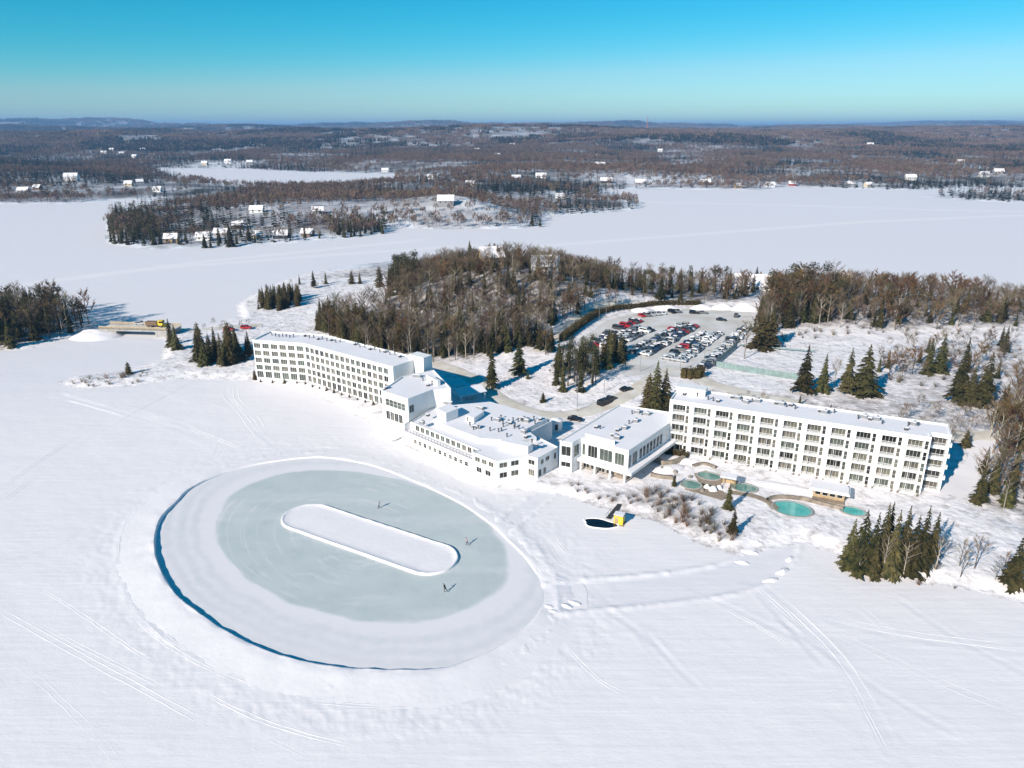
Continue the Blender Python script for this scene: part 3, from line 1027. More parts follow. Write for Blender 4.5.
def wall_with_windows(mb, root, org, p0, p1, z0, z1, wins, mi=0):
    """wins = (u centre, z centre, w, h, mullions, transoms, pane material, depth)"""
    ops = [(u - w / 2, u + w / 2, z - h / 2, z + h / 2, dp) for u, z, w, h, nm, nt_, pm, dp in wins]
    d, nb, L = facade(mb, p0, p1, z0, z1, ops, mi)
    rz = math.atan2(d[1], d[0])
    for u, z, w, h, nm, nt_, pm, dp in wins:
        f, p = window_mesh(w, h, nm, nt_, pm)
        q = np.array(p0) + d * u + nb * max(0.08, dp - 0.09)
        o = link('window', f, root, (q[0] - org[0], q[1] - org[1], z - org[2]), rz)
        link('pane', p, o)


def flat_roof(root, org, poly, z, par=0.45, wt=0.3, m='roof_snow'):
    if area(poly) < 0:
        poly = poly[::-1]
    inn = inset(poly, wt)
    n = len(poly)
    mb = MB(org)
    vs = [(*p, z) for p in poly] + [(*p, z) for p in inn] + [(*p, z - par) for p in inn]
    mb.add(vs, [(i, (i + 1) % n, n + (i + 1) % n, n + i) for i in range(n)], 1)
    mb.add(vs, [(n + i, n + (i + 1) % n, 2 * n + (i + 1) % n, 2 * n + i) for i in range(n)], 1)
    mb.add(vs[2 * n:], [tuple(range(n))], 0)
    return mb.build('roof', [m, 'white_trim'], root)


VENTS = {}


def vent_mesh(k):
    if k not in VENTS:
        v = MB()
        if k == 0:      # hooded box vent
            v.box((0, 0, 0.35), (0.8, 0.8, 0.7))
            v.box((0, 0, 0.78), (1.05, 1.05, 0.14), mi=1)
        elif k == 1:    # pipe with cap
            v.tube((0, 0, 0), (0, 0, 0.9), 0.16, 0.16, 8)
            v.tube((0, 0, 0.9), (0, 0, 1.1), 0.32, 0.22, 8)
        elif k == 2:    # air handling unit
            v.box((0, 0, 0.55), (1.5, 1.1, 0.8))
            v.box((0, 0, 0.1), (1.3, 0.9, 0.2))
            v.box((0, 0, 0.99), (1.55, 1.15, 0.10), mi=1)
            v.tube((0.3, 0, 1.0), (0.3, 0, 1.3), 0.25, 0.25, 10)
        else:           # long low unit
            v.box((0, 0, 0.5), (2.6, 1.0, 0.7))
            v.box((0, 0, 0.1), (2.2, 0.8, 0.2))
            v.box((0, 0, 0.9), (2.7, 1.05, 0.1), mi=1)
        VENTS[k] = v.mesh('roof_vent', ['vent_dark' if k < 2 else 'metal_grey', 'roof_snow'])
    return VENTS[k]


def vents(root, org, items, z):
    for px, py, k in items:
        x, y = G(px, py, z)
        link('roof_vent', vent_mesh(k), root, (x - org[0], y - org[1], z - org[2] - 0.01), random.uniform(-0.3, 0.3) - 0.5)


def lerp(a, b, t):
    return tuple(np.array(a) * (1 - t) + np.array(b) * t)


BZ = 1.0


def glass(k=None):
    return random.choice(['glass_dark', 'glass_dark', 'glass_curtain', 'glass_green'])


# --- long left wing, five storeys, bent in the middle
A_, B_, C_ = (-92.2, 249.9), (-72.7, 245.3), (-37.5, 218.6)
A2, C2 = (-92.2 + 2.7, 249.9 + 11.7), (-37.5 + 7.2, 218.6 + 9.6)
B2 = (-68.2, 256.7)
org = (-72.7, 245.3, BZ)
hw = empty('hotel_wing', org, 'long bent five storey white hotel wing with rows of square windows', 'building')
mb = MB(org)
ZT = 15.2
rowz = [ZT - 2.15 - 2.68 * k for k in range(4)] + [BZ + 1.35]
wins = []
for k, z in enumerate(rowz):
    for i in range(6):
        wins.append((20.03 * (i + 0.5) / 6 - 0.1, z, 2.55, 1.85 if k < 4 else 2.4, 2, 0, random.choice(['glass_curtain', 'glass_green', 'glass_curtain']) if k < 4 else 'glass_green', 0.3))
wall_with_windows(mb, hw, org, A_, B_, BZ - 0.6, ZT, wins)
wins = []
for k, z in enumerate(rowz):
    for i in range(16):
        wins.append((1.5 + 2.62 * i, z, 2.0, 1.95 if k < 4 else 2.4, 1, 0, random.choice(['glass_curtain', 'glass_green', 'glass_dark', 'glass_curtain']), 0.3))
wall_with_windows(mb, hw, org, B_, C_, BZ - 0.6, ZT, wins)
for p, q in ((C_, C2), (C2, B2), (B2, A2), (A2, A_)):
    facade(mb, p, q, BZ - 0.6, ZT, [])
mb.build('wall', 'white_wall', hw)
flat_roof(hw, org, [A_, B_, C_, C2, B2, A2], ZT + 0.004)
for s_, (p, q, nb_) in enumerate(((A_, B_, 6), (B_, C_, 16))):         # string courses between the storeys
    d = np.array(q) - np.array(p)
    L = np.linalg.norm(d)
    d /= L
    for k in range(4):
        c = np.array(p) + d * L / 2 + np.array((d[1], -d[0])) * 0.06
        st = MB(org)
        st.box((c[0], c[1], ZT - 3.45 - 2.68 * k), (L - 0.2, 0.14, 0.22), math.atan2(d[1], d[0]))
        st.build('string_course', 'white_trim', hw)
vents(hw, org, [(272 + i * 3.6, 335.5 + 0.25 * i + (i % 3) * 0.6, 1) for i in range(7)] + [(305 + i * 4.4, 336.5 + i * 0.72 + (i % 2), 1 if i % 3 else 0) for i in range(9)]
      + [(355 + i * 5.0, 345 + i * 1.25 + (i % 2), 1 if i % 3 else 0) for i in range(10)], ZT - 0.44)
# stair head at its far end
sh = MB(org)
se = [(-33.6, 227.4), (-28.4, 223.4), (-26.0, 226.6), (-31.2, 230.6)]
sh.prism(se, BZ, 16.6)
sh.build('stair_tower', 'white_wall', hw)

# --- link block: tall white block with a window band
T = [(-38.9, 204.3), (-30.0, 197.0), (-23.6, 205.1), (-18.4, 206.6), (-25.2, 223.8), (-34.6, 217.0)]
org = (-30.0, 205.0, BZ)
tb = empty('lobby_block', org, 'tall plain white block joining the bent wing to the low lodge', 'building')
mb = MB(org)
ZT = 12.5
L = math.dist(T[0], T[1])
wall_with_windows(mb, tb, org, T[0], T[1], BZ - 0.6, ZT, [(L * (0.21 + 0.15 * i), 9.3, L * 0.146, 2.2, 0, 1, 'glass_green', 0.25) for i in range(5)]
                  + [(L * (0.21 + 0.16 * i), 5.2, L * 0.145, 2.7, 1, 0, 'glass_dark' if i != 1 else 'glass_curtain', 0.25) for i in range(4)])
wall_with_windows(mb, tb, org, T[1], T[2], BZ - 0.6, ZT, [(1.4, 9.0, 1.9, 2.3, 1, 0, 'glass_green', 0.25)])
for i in range(2, 6):
    facade(mb, T[i], T[(i + 1) % 6], BZ - 0.6, ZT, [])
mb.build('wall', 'white_wall', tb)
flat_roof(tb, org, T, ZT + 0.004, 0.35)
vents(tb, org, [(386, 389, 0), (417, 377, 3), (423, 381, 1), (428, 386, 0), (432, 384, 1)], ZT - 0.34)
rb = MB(org)
rb.prism([(-26.5, 214.5), (-22.6, 209.0), (-21.8, 209.6), (-25.6, 215.2)], ZT - 0.3, ZT + 1.3)
rb.build('roof_screen', 'white_trim', tb)

# --- low lodge: two storeys stepping along the shore
org = (-5.0, 185.0, BZ)
lb = empty('low_lodge', org, 'low two storey white lodge with a roof full of machinery', 'building')
ZT = 6.7
P1, P2, P3, P4, P5, P6 = (-30.6, 192.2), (-10.2, 172.9), (-4.0, 167.7), (3.8, 171.0), (6.5, 169.2), (12.2, 176.3)
PA, PB, P7, P8, P9 = (8.6, 181.0), (5.0, 186.2), (11.6, 194.6), (-6.5, 209.5), (-19.5, 206.3)
mb = MB(org)
L = math.dist(P1, P2)
wall_with_windows(mb, lb, org, P1, P2, BZ - 0.6, 4.4, [(4.5 + 2.1 * i, 2.5, 1.35, 1.3, 0, 1, random.choice(['glass_dark', 'glass_curtain', 'glass_green']), 0.2) for i in range(11)])
L = math.dist(P2, P3)
wall_with_windows(mb, lb, org, P2, P3, BZ - 0.6, ZT, [(1.6 + 2.35 * i, 5.1, 1.75, 1.4, 1, 0, 'glass_curtain', 0.2) for i in range(3)] + [(2.1 + 3.1 * i, 2.3, 1.9, 1.5, 1, 0, 'glass_dark', 0.2) for i in range(2)])
wall_with_windows(mb, lb, org, P3, P4, BZ - 0.6, ZT, [(2.0 + 3.2 * i, 5.1, 2.2, 1.4, 1, 0, ('glass_curtain', 'glass_dark')[i], 0.2) for i in range(2)] + [(2.0 + 3.2 * i, 2.3, 2.1, 1.5, 1, 0, ('glass_dark', 'glass_curtain')[i], 0.2) for i in range(2)])
wall_with_windows(mb, lb, org, P4, P5, BZ - 0.6, ZT, [(1.4, 5.1, 2.0, 1.4, 1, 0, 'glass_dark', 0.2), (1.4, 2.2, 1.9, 1.9, 2, 0, 'glass_curtain', 0.2)])
wall_with_windows(mb, lb, org, P5, P6, BZ - 0.6, ZT, [(2.1, 5.0, 1.3, 1.3, 0, 0, 'glass_dark', 0.2), (4.4, 5.1, 1.7, 1.2, 1, 0, 'glass_dark', 0.2), (7.8, 4.6, 1.0, 1.8, 0, 0, 'glass_dark', 0.2), (1.2, 2.1, 1.3, 2.0, 0, 0, 'glass_dark', 0.2), (3.2, 2.1, 1.2, 1.7, 0, 0, 'glass_curtain', 0.2)])
for p, q in ((P6, PA), (PA, PB), (PB, P7), (P7, P8), (P8, P9), (P9, (-23.6, 205.0)), ((-23.6, 205.0), P1)):
    facade(mb, p, q, BZ - 0.6, ZT, [])
# upper storey set back behind a terrace along the shore front
d = (np.array(P2) - np.array(P1)) / math.dist(P1, P2)
nb = np.array((-d[1], d[0]))
U1, U2 = tuple(np.array(P1) + nb * 2.2), tuple(np.array(P2) + nb * 2.2)
wall_with_windows(mb, lb, org, U1, U2, 4.4, ZT, [(3.0 + 2.15 * i, 5.45, 1.6, 1.7, 1, 0, random.choice(['glass_curtain', 'glass_green', 'glass_curtain']), 0.2) for i in range(12)])
facade(mb, P1, U1, 4.4, ZT, [])
facade(mb, U2, P2, 4.4, ZT, [])
mb.build('wall', 'white_wall', lb)
tr = MB(org)
tr.add([(*P1, 4.404), (*P2, 4.404), (*U2, 4.404), (*U1, 4.404)], [(0, 1, 2, 3)])
tr.build('terrace', 'roof_snow', lb)
rl = MB(org)
L = math.dist(P1, P2)
rz = math.atan2(d[1], d[0])
for zz in (4.62, 5.5):
    c = (np.array(P1) + np.array(P2)) / 2 + nb * 0.1
    rl.box((c[0], c[1], zz), (L, 0.07, 0.07), rz)
for i in range(23):
    c = np.array(P1) + d * (L * i / 22) + nb * 0.1
    rl.box((c[0], c[1], 4.96), (0.09, 0.09, 1.12), rz)
rl.build('railing', 'metal_grey', lb)
flat_roof(lb, org, [U1, U2, P2, P3, P4, P5, P6, PA, PB, P7, P8, P9, (-23.6, 205.0)], ZT + 0.004, 0.3, 0.25)
# raised middle roof and plant on it
ub = MB(org)
UP = [(-22.5, 192.5), (-8.6, 179.8), (1.5, 178.0), (6.6, 180.6), (3.9, 186.2), (10.2, 194.2), (-6.6, 207.5), (-18.0, 204.6)]
ub.prism(UP, ZT - 0.3, ZT + 0.95, 0, mtop=1)
ub.build('raised_roof', ['white_wall', 'roof_snow'], lb)
pb = MB(org)
for poly, h in (([G(437, 411, 9.6), G(446, 416, 9.6), G(458, 411, 9.6), G(449, 406, 9.6)], 10.4), ([G(466, 417, 8.6), G(474, 420, 8.6), G(484, 413, 8.6), G(476, 410, 8.6)], 9.2),
                ([G(500, 444, 7.6), G(528, 450, 7.6), G(533, 446.5, 7.6), G(506, 440, 7.6)], 8.5)):
    pb.prism(poly, ZT - 0.2, h, 0, mtop=1)
pb.build('roof_house', ['white_wall', 'roof_snow'], lb)
vents(lb, org, [(448, 404, 3), (452, 408, 0), (480, 409, 3), (498, 421, 2), (503, 424, 1), (510, 424, 0), (515, 427, 1), (523, 420, 2), (527, 422, 2), (535, 424, 1), (524, 433, 2), (526, 438, 0), (507, 437, 1), (476, 428, 3), (490, 431, 1), (532, 443, 1), (536, 446, 0), (540, 420, 0), (422, 424, 2), (428, 416, 0)], ZT + 0.95)
# curved steps down to the ice beside the lobby block
stp = MB()
sx, sy = G(392, 433)
for k in range(4):
    stp.box((sx - 1.2 * k * 0.6, sy - 1.2 * k * 0.8, 0.75 - 0.2 * k), (11 - 0.4 * k, 1.3, 0.4), -0.72)
tag(stp.build('terrace_steps', 'roof_snow', None), 'snowy terrace steps in front of the tall white block', 'steps')

# --- glazed pavilion with an overhanging upper floor
org = (29.0, 182.0, BZ)
pv = empty('pavilion', org, 'flat roofed white pavilion with large glazed upper floor on columns', 'building')
ZT = 9.7
Q1, Q2, Q3, Q4, Q5, Q6 = (12.4, 173.6), (15.5, 172.2), (18.0, 175.4), (29.3, 167.3), (48.4, 192.2), (31.6, 199.9)
mb = MB(org)
ZF = 4.5
wall_with_windows(mb, pv, org, Q1, Q2, BZ - 0.5, ZT, [(1.75, 7.0, 2.6, 2.7, 1, 0, 'glass_dark', 0.25), (1.75, 3.2, 2.6, 1.4, 1, 0, 'glass_dark', 0.25)])
wall_with_windows(mb, pv, org, Q2, Q3, BZ - 0.5, ZT, [(2.2, 6.8, 2.6, 3.2, 1, 0, 'glass_green', 0.2)])
L = math.dist(Q3, Q4)
wall_with_windows(mb, pv, org, Q3, Q4, ZF, ZT, [(0.95, 6.6, 0.9, 3.2, 0, 0, 'glass_green', 0.25)] + [(L * f_, 6.6, w_, 3.3, 2, 0, 'glass_green' if i else 'glass_dark', 0.25) for i, (f_, w_) in enumerate(((0.26, 2.8), (0.54, 3.7), (0.82, 2.7)))])
L = math.dist(Q4, Q5)
wall_with_windows(mb, pv, org, Q4, Q5, ZF, ZT, [(1.0, 6.4, 1.3, 3.4, 0, 0, 'glass_green', 0.25), (3.6, 6.4, 2.6, 3.4, 1, 0, 'glass_green', 0.25)] + [(6.8 + 1.9 * i, 6.5, 1.55, 3.0, 0, 0, 'glass_dark', 0.25) for i in range(7)])
for p, q in ((Q5, Q6), (Q6, Q1)):
    facade(mb, p, q, BZ - 0.5, ZT, [])
mb.build('wall', 'white_wall', pv)
flat_roof(pv, org, [Q1, Q2, Q3, Q4, Q5, Q6], ZT + 0.004, 0.3, 0.25)
d1 = (np.array(Q4) - np.array(Q3)) / math.dist(Q3, Q4)
n1 = np.array((d1[1], -d1[0]))
d2 = (np.array(Q5) - np.array(Q4)) / math.dist(Q4, Q5)
n2 = np.array((d2[1], -d2[0]))
E1 = np.array(Q3) - d1 * 1.5 + n1 * 0.3
E2 = np.array(Q4) + n1 * 1.7 + n2 * 1.9
E3 = np.array(Q5) + n2 * 1.9 - d2 * 5
lg = MB(org)
lg.prism([tuple(E1), tuple(np.array(Q3) - d1 * 1.5 + n1 * 1.7), tuple(E2), tuple(E3), tuple(np.array(Q5) - d2 * 5 - n2 * 0.5), tuple(np.array(Q4) - n1 * 0.4 - n2 * 0.5), tuple(np.array(Q3) - n1 * 0.4)], 3.75, ZF + 0.05, 0, bottom=True, mtop=1)
lg.build('terrace_slab', ['white_trim', 'roof_snow'], pv)
gf = MB(org)
R1, R2, R3 = np.array(Q3) - n1 * 0.5, np.array(Q4) - n1 * 0.5 - n2 * 0.5, np.array(Q5) - n2 * 0.5
wall_with_windows(gf, pv, org, tuple(R1), tuple(R2), BZ - 0.5, ZF - 0.72, [(1.6 + 2.3 * i, 2.3, 1.9, 1.9, 1, 0, 'glass_dark', 0.15) for i in range(4)])
facade(gf, tuple(R2), tuple(R3), BZ - 0.5, ZF - 0.72, [])
gf.build('lower_wall', 'stone', pv)
for t in (0.06, 0.36, 0.68, 0.98):
    c = np.array(Q3) + (np.array(Q4) - np.array(Q3)) * t + n1 * 0.9
    cm = MB(org)
    cm.box((c[0], c[1], 2.35), (0.45, 0.45, 2.82), math.atan2(d1[1], d1[0]))
    cm.build('column', 'white_trim', pv)
rs = MB(org)
c = np.array(G(600, 440, ZT))
rs.box((c[0], c[1], ZT + 0.25), (8.6, 0.3, 1.2), math.atan2(d1[1], d1[0]))
rs.build('roof_screen', 'white_trim', pv)
vents(pv, org, [(596, 428, 0), (600, 429, 1), (617, 431, 0), (624, 429, 2), (629, 424, 1), (635, 422, 2), (632, 414, 1), (637, 413, 2), (642, 415, 1), (647, 415, 2), (613, 436, 0), (617, 439, 2)], ZT - 0.3)

vents(lb, (-5.0, 185.0, BZ), [(random.uniform(462, 535), random.uniform(418, 432), 1) for _ in range(16)], 7.65)
# --- right-hand hotel: eleven bays of stacked balconies
org = (72.0, 174.0, BZ)
hr = empty('balcony_hotel', org, 'five storey white hotel with eleven columns of recessed balconies', 'building')
ZT = 16.4
F0, F1 = np.array((43.0, 186.2)), np.array((100.2, 160.2))
fd = (F1 - F0) / np.linalg.norm(F1 - F0)
fn = np.array((-fd[1], fd[0]))
LH = np.linalg.norm(F1 - F0)
frz = math.atan2(fd[1], fd[0])
DEP = 11.2
E0 = F1 + fn * 3.6
E1_ = E0 + fd * 4.5
poly = [tuple(F0), tuple(F1), tuple(E0), tuple(E1_), tuple(F1 + fd * 4.5 + fn * DEP), tuple(F0 + fn * DEP)]
mb = MB(org)
pitch = LH / 11
FL = 2.93
ops, items = [], []
for b_ in range(11):
    for f_ in range(5):
        zf = BZ + 0.15 + FL * f_
        u0 = pitch * b_ + pitch * 0.17
        hgt = 2.42 if f_ < 4 else 2.30
        ops.append((u0, u0 + 3.35, zf, zf + hgt, 1.3))
        items.append((u0 + 1.675, zf, hgt))
        ops.append((u0 + 3.6, u0 + 4.45, zf + 0.1, zf + 2.4, 0.25))
facade(mb, tuple(F0), tuple(F1), BZ - 0.6, ZT, ops)
eops = [(0.3, 3.9, BZ + 0.15 + FL * f_, BZ + 0.15 + FL * f_ + 2.4, 1.3) for f_ in range(5)]
facade(mb, tuple(F1), tuple(E0), BZ - 0.6, ZT, [])
facade(mb, tuple(E0), tuple(E1_), BZ - 0.6, ZT, eops)
for i in range(3, 6):
    facade(mb, poly[i], poly[(i + 1) % 6], BZ - 0.6, ZT, [])
mb.build('wall', 'white_wall', hr)
flat_roof(hr, org, poly, ZT + 0.004, 0.4, 0.3)
BALW = 3.33
rail = MB()
rail.box((0, 0, 1.02), (BALW, 0.07, 0.07))
rail.box((0, 0, 0.12), (BALW, 0.05, 0.22))
rail.box((0, 0.27, -0.07), (BALW + 0.1, 0.66, 0.13))
for i in range(15):
    rail.box((-BALW / 2 + 0.05 + (BALW - 0.1) * i / 14, 0, 0.6), (0.045, 0.03, 0.8))
RAIL = rail.mesh('railing', 'rail_white')
side = MB()
side.box((0, 0, 1.1), (0.08, 1.15, 2.2))
for i, (u, zf, hgt) in enumerate(items):
    q = F0 + fd * u
    w_, p_ = window_mesh(3.2, hgt - 0.05, 3, 0, ('glass_dark', 'glass_curtain', 'glass_dark', 'glass_green', 'glass_curtain')[random.randrange(5)])
    r_ = q + fn * 1.2
    o = link('balcony_door', w_, hr, (r_[0] - org[0], r_[1] - org[1], zf + hgt / 2 - org[2]), frz)
    link('pane', p_, o)
    r_ = q - fn * 0.5
    link('railing', RAIL, hr, (r_[0] - org[0], r_[1] - org[1], zf + 0.01 - org[2]), frz)
    nw, np_ = window_mesh(0.83, 2.26, 0, 1, random.choice(['glass_dark', 'glass_curtain', 'glass_green']))
    r_ = q + fd * (4.025 - 1.675) + fn * 0.15
    o = link('window', nw, hr, (r_[0] - org[0], r_[1] - org[1], zf + 1.25 - org[2]), frz)
    link('pane', np_, o)
dv = side.mesh('balcony_divider', 'white_trim')
for i, (u, zf, hgt) in enumerate(items):
    if i % 5 < 3:
        q = F0 + fd * (u + random.choice((-0.45, 0.5))) + fn * 0.62
        link('balcony_divider', dv, hr, (q[0] - org[0], q[1] - org[1], zf + 0.02 - org[2]), frz)
for f_ in range(5):
    zf = BZ + 0.15 + FL * f_
    q = E0 + fd * 2.1
    w_, p_ = window_mesh(3.5, 2.3, 3, 0, 'glass_dark' if f_ % 2 else 'glass_curtain')
    r_ = q + fn * 1.2
    o = link('balcony_door', w_, hr, (r_[0] - org[0], r_[1] - org[1], zf + 1.2 - org[2]), frz)
    link('pane', p_, o)
    r_ = q + fn * 0.05
    link('railing', RAIL, hr, (r_[0] - org[0], r_[1] - org[1], zf + 0.01 - org[2]), frz, (1.075, 1, 1))
    # small rounded end balcony poking out past the corner
    eb = MB(org)
    c = E1_ + fn * 1.4 + fd * 0.3
    eb.box((c[0], c[1], zf + 0.5), (0.6, 1.3, 1.0), frz)
    if f_:
        eb.build('end_balcony', 'white_trim', hr)
pen = MB(org)
c = F0 + fd * 4.2 + fn * 8.4
pen.box((c[0], c[1], ZT + 0.6), (8.0, 3.6, 2.0), frz)
pen.build('roof_house', ['white_wall'], hr)
vents(hr, org, [(676 + 4.2 * i, 391.5 + (i % 3) * 1.2 + 0.5 * i, 1 if i % 2 else 0) for i in range(8)] + [(708, 400, 1), (713, 401, 1), (718, 402, 0), (732, 398, 0), (737, 399, 2), (742, 401, 1), (746, 403, 2), (752, 402, 1), (757, 402, 2),
     (776, 404, 0), (781, 405, 2), (786, 407, 1), (791, 406, 0), (795, 409, 1), (820, 412, 0), (824, 413, 2), (829, 414, 1), (834, 413, 1), (858, 419, 1), (864, 418, 2), (870, 420, 0), (876, 420, 2), (882, 424, 1), (908, 426, 1), (913, 425, 2), (918, 426, 1), (906, 430, 0)], ZT - 0.4)

# ------------------------------------------------------------------ vehicles
def car_meshes(kind):
    """body, glass and lamps of one car, x forward, wheels apart"""
    if kind == 'van':
        L, Wd, H, prof = 5.2, 1.95, 2.05, [(-2.6, .35), (-2.6, 1.0), (-2.55, 1.95), (-2.2, 2.05), (1.1, 2.05), (1.75, 1.25), (2.5, 1.0), (2.6, .7), (2.6, .35)]
        gl = [(-2.2, 1.2), (-2.15, 1.85), (1.02, 1.85), (1.5, 1.25)]
    elif kind == 'suv':
        L, Wd, H, prof = 4.7, 1.9, 1.72, [(-2.35, .35), (-2.35, 1.0), (-2.1, 1.65), (-1.7, 1.74), (.35, 1.72), (1.1, 1.08), (2.2, .98), (2.35, .7), (2.35, .35)]
        gl = [(-2.0, 1.08), (-1.85, 1.58), (.28, 1.6), (.85, 1.08)]
    elif kind == 'pickup':
        L, Wd, H, prof = 5.5, 1.95, 1.8, [(-2.75, .45), (-2.75, 1.1), (-.6, 1.1), (-.45, 1.78), (.75, 1.8), (1.4, 1.15), (2.65, 1.05), (2.75, .7), (2.75, .45)]
        gl = [(-.42, 1.15), (-.3, 1.66), (.68, 1.68), (1.15, 1.15)]
    else:
        L, Wd, H, prof = 4.5, 1.8, 1.45, [(-2.25, .3), (-2.25, .85), (-1.75, .95), (-1.1, 1.42), (.15, 1.45), (1.0, .92), (2.1, .8), (2.25, .6), (2.25, .3)]
        gl = [(-1.5, .95), (-1.0, 1.34), (.1, 1.36), (.75, .95)]
    b = MB()
    n = len(prof)
    vs = []
    for y, in_ in ((-1, 0), (1, 0)):
        for x, z in prof:
            k = Wd / 2 * (1 - 0.16 * max(0, (z - 1.0) / max(0.3, H - 1.0)))
            vs.append((x, y * k, z))
    b.add(vs, [(i, (i + 1) % n, n + (i + 1) % n, n + i) for i in range(n)])
    b.add(vs[:n], [tuple(range(n))[::-1]])
    b.add(vs[n:], [tuple(range(n))])
    g = MB()
    for sgn in (-1, 1):
        q = []
        for x, z in gl:
            k = Wd / 2 * (1 - 0.16 * max(0, (z - 1.0) / max(0.3, H - 1.0))) + 0.012
            q.append((x, sgn * k, z))
        g.add(q, [(0, 1, 2, 3) if sgn < 0 else (3, 2, 1, 0)])
    # windscreen and rear window lie just above the body shell
    def pane(i, j, a, c):
        (x0, z0), (x1, z1) = prof[i], prof[j]
        nx, nz = (z0 - z1), (x1 - x0)
        l = math.hypot(nx, nz)
        nx, nz = -nx / l * 0.012, -nz / l * 0.012
        if nz < 0:
            nx, nz = -nx, -nz
        q = []
        for t in (a, c):
            x, z = x0 + (x1 - x0) * t, z0 + (z1 - z0) * t
            k = Wd / 2 * (1 - 0.16 * max(0, (z - 1.0) / max(0.3, H - 1.0))) - 0.12
            q += [(x + nx, -k, z + nz), (x + nx, k, z + nz)]
        g.add(q, [(0, 1, 3, 2)])
    ti = 4
    pane(ti, ti + 1, 0.08, 0.9)
    pane(2 if kind in ('van', 'suv') else 2, 3, 0.08 if kind != 'pickup' else 0.1, 0.9) if kind in ('sedan', 'pickup') else pane(1, 2, 0.25, 0.92)
    return (b.mesh('body', 'car_paint'), g.mesh('window_glass', 'car_glass'), L, Wd)


wm = MB()
wm.tube((0, -0.11, 0), (0, 0.11, 0), 0.34, 0.34, 12)
wm.tube((0, -0.125, 0), (0, 0.125, 0), 0.19, 0.19, 10, mi=1)
WHEEL = wm.mesh('wheel', ['tyre', 'metal_grey'])
CARS = {k: car_meshes(k) for k in ('sedan', 'suv', 'van', 'pickup')}
sn = MB()
sn.box((-0.6, 0, 0), (1.7, 1.4, 0.14), taper=0.85)
CSNOW = sn.mesh('roof_snow_cap', 'roof_snow')
PAINT = [('white', (.72, .73, .74)), ('silver', (.42, .44, .46)), ('black', (.012, .012, .014)), ('charcoal', (.05, .053, .06)), ('dark blue', (.02, .035, .09)), ('grey', (.17, .18, .19)), ('red', (.42, .015, .02)), ('beige', (.40, .36, .30))]


def car(x, y, z, rz, kind, paint, label, group=None, snow=0):
    name, colr = paint
    b, g, L, Wd = CARS[kind]
    o = empty({'sedan': 'parked_car', 'suv': 'parked_car', 'van': 'parked_van', 'pickup': 'parked_pickup'}[kind], (x, y, z), label, 'car' if kind in ('sedan', 'suv') else ('van' if kind == 'van' else 'pickup'), group, rz)
    ob = link('body', b, o)
    ob.color = (*colr, 1)
    link('window', g, o)
    for sx_ in (-0.31, 0.31):
        for sy_ in (-1, 1):
            link('wheel', WHEEL, o, (L * sx_, sy_ * (Wd / 2 - 0.10), 0.34))
    if snow:
        hh = {'sedan': 1.5, 'suv': 1.78, 'van': 2.1, 'pickup': 1.84}[kind]
        link('snow_cap', CSNOW, o, (0.3 if kind == 'pickup' else 0.0, 0, hh))
    return o


ORD = ['first', 'second', 'third', 'fourth', 'fifth', 'sixth', 'seventh', 'eighth', 'ninth', 'tenth', 'eleventh', 'twelfth', 'thirteenth', 'fourteenth', 'fifteenth', 'sixteenth', 'seventeenth', 'eighteenth', 'nineteenth', 'twentieth', 'twenty-first', 'twenty-second', 'twenty-third', 'twenty-fourth']


def car_row(p0, p1, side, rowname, skip=0.06, palette=None, turn=0.0):
    a, b = np.array(G(*p0, 3.1)), np.array(G(*p1, 3.1))
    d = b - a
    L = np.linalg.norm(d)
    d /= L
    n = np.array((-d[1], d[0])) * side
    k = 0
    m = int(L / 2.85)
    for i in range(m):
        if random.random() < skip:
            continue
        pnt = random.choice(palette or [PAINT[0]] * 5 + [PAINT[1]] * 6 + [PAINT[2]] * 4 + [PAINT[3]] * 4 + [PAINT[4]] * 2 + [PAINT[5]] * 5 + [PAINT[0]] * 3 + [PAINT[6], PAINT[7]])
        if rowname.startswith('shaded') and i < 7:
            pnt = random.choice(PAINT[2:6])
        kind = random.choice(['sedan', 'suv', 'suv', 'sedan', 'suv', 'pickup', 'van', 'sedan'])
        c = a + d * (2.85 * (i + 0.5)) + n * (2.45 + random.uniform(-0.3, 0.3))
        ang = math.atan2(n[1], n[0]) + random.uniform(-0.05, 0.05) + (math.pi if random.random() < 0.4 else 0) + turn
        word = {'sedan': 'car', 'suv': 'tall car', 'pickup': 'pickup', 'van': 'van'}[kind]
        sn_ = random.random() < 0.35
        car(c[0], c[1], zat(*c) + 0.10, ang, kind, pnt, f"{pnt[0]} {word}, {ORD[min(k, 23)]} from the near end of the {rowname}", 'cars in the car park', sn_)
        k += 1


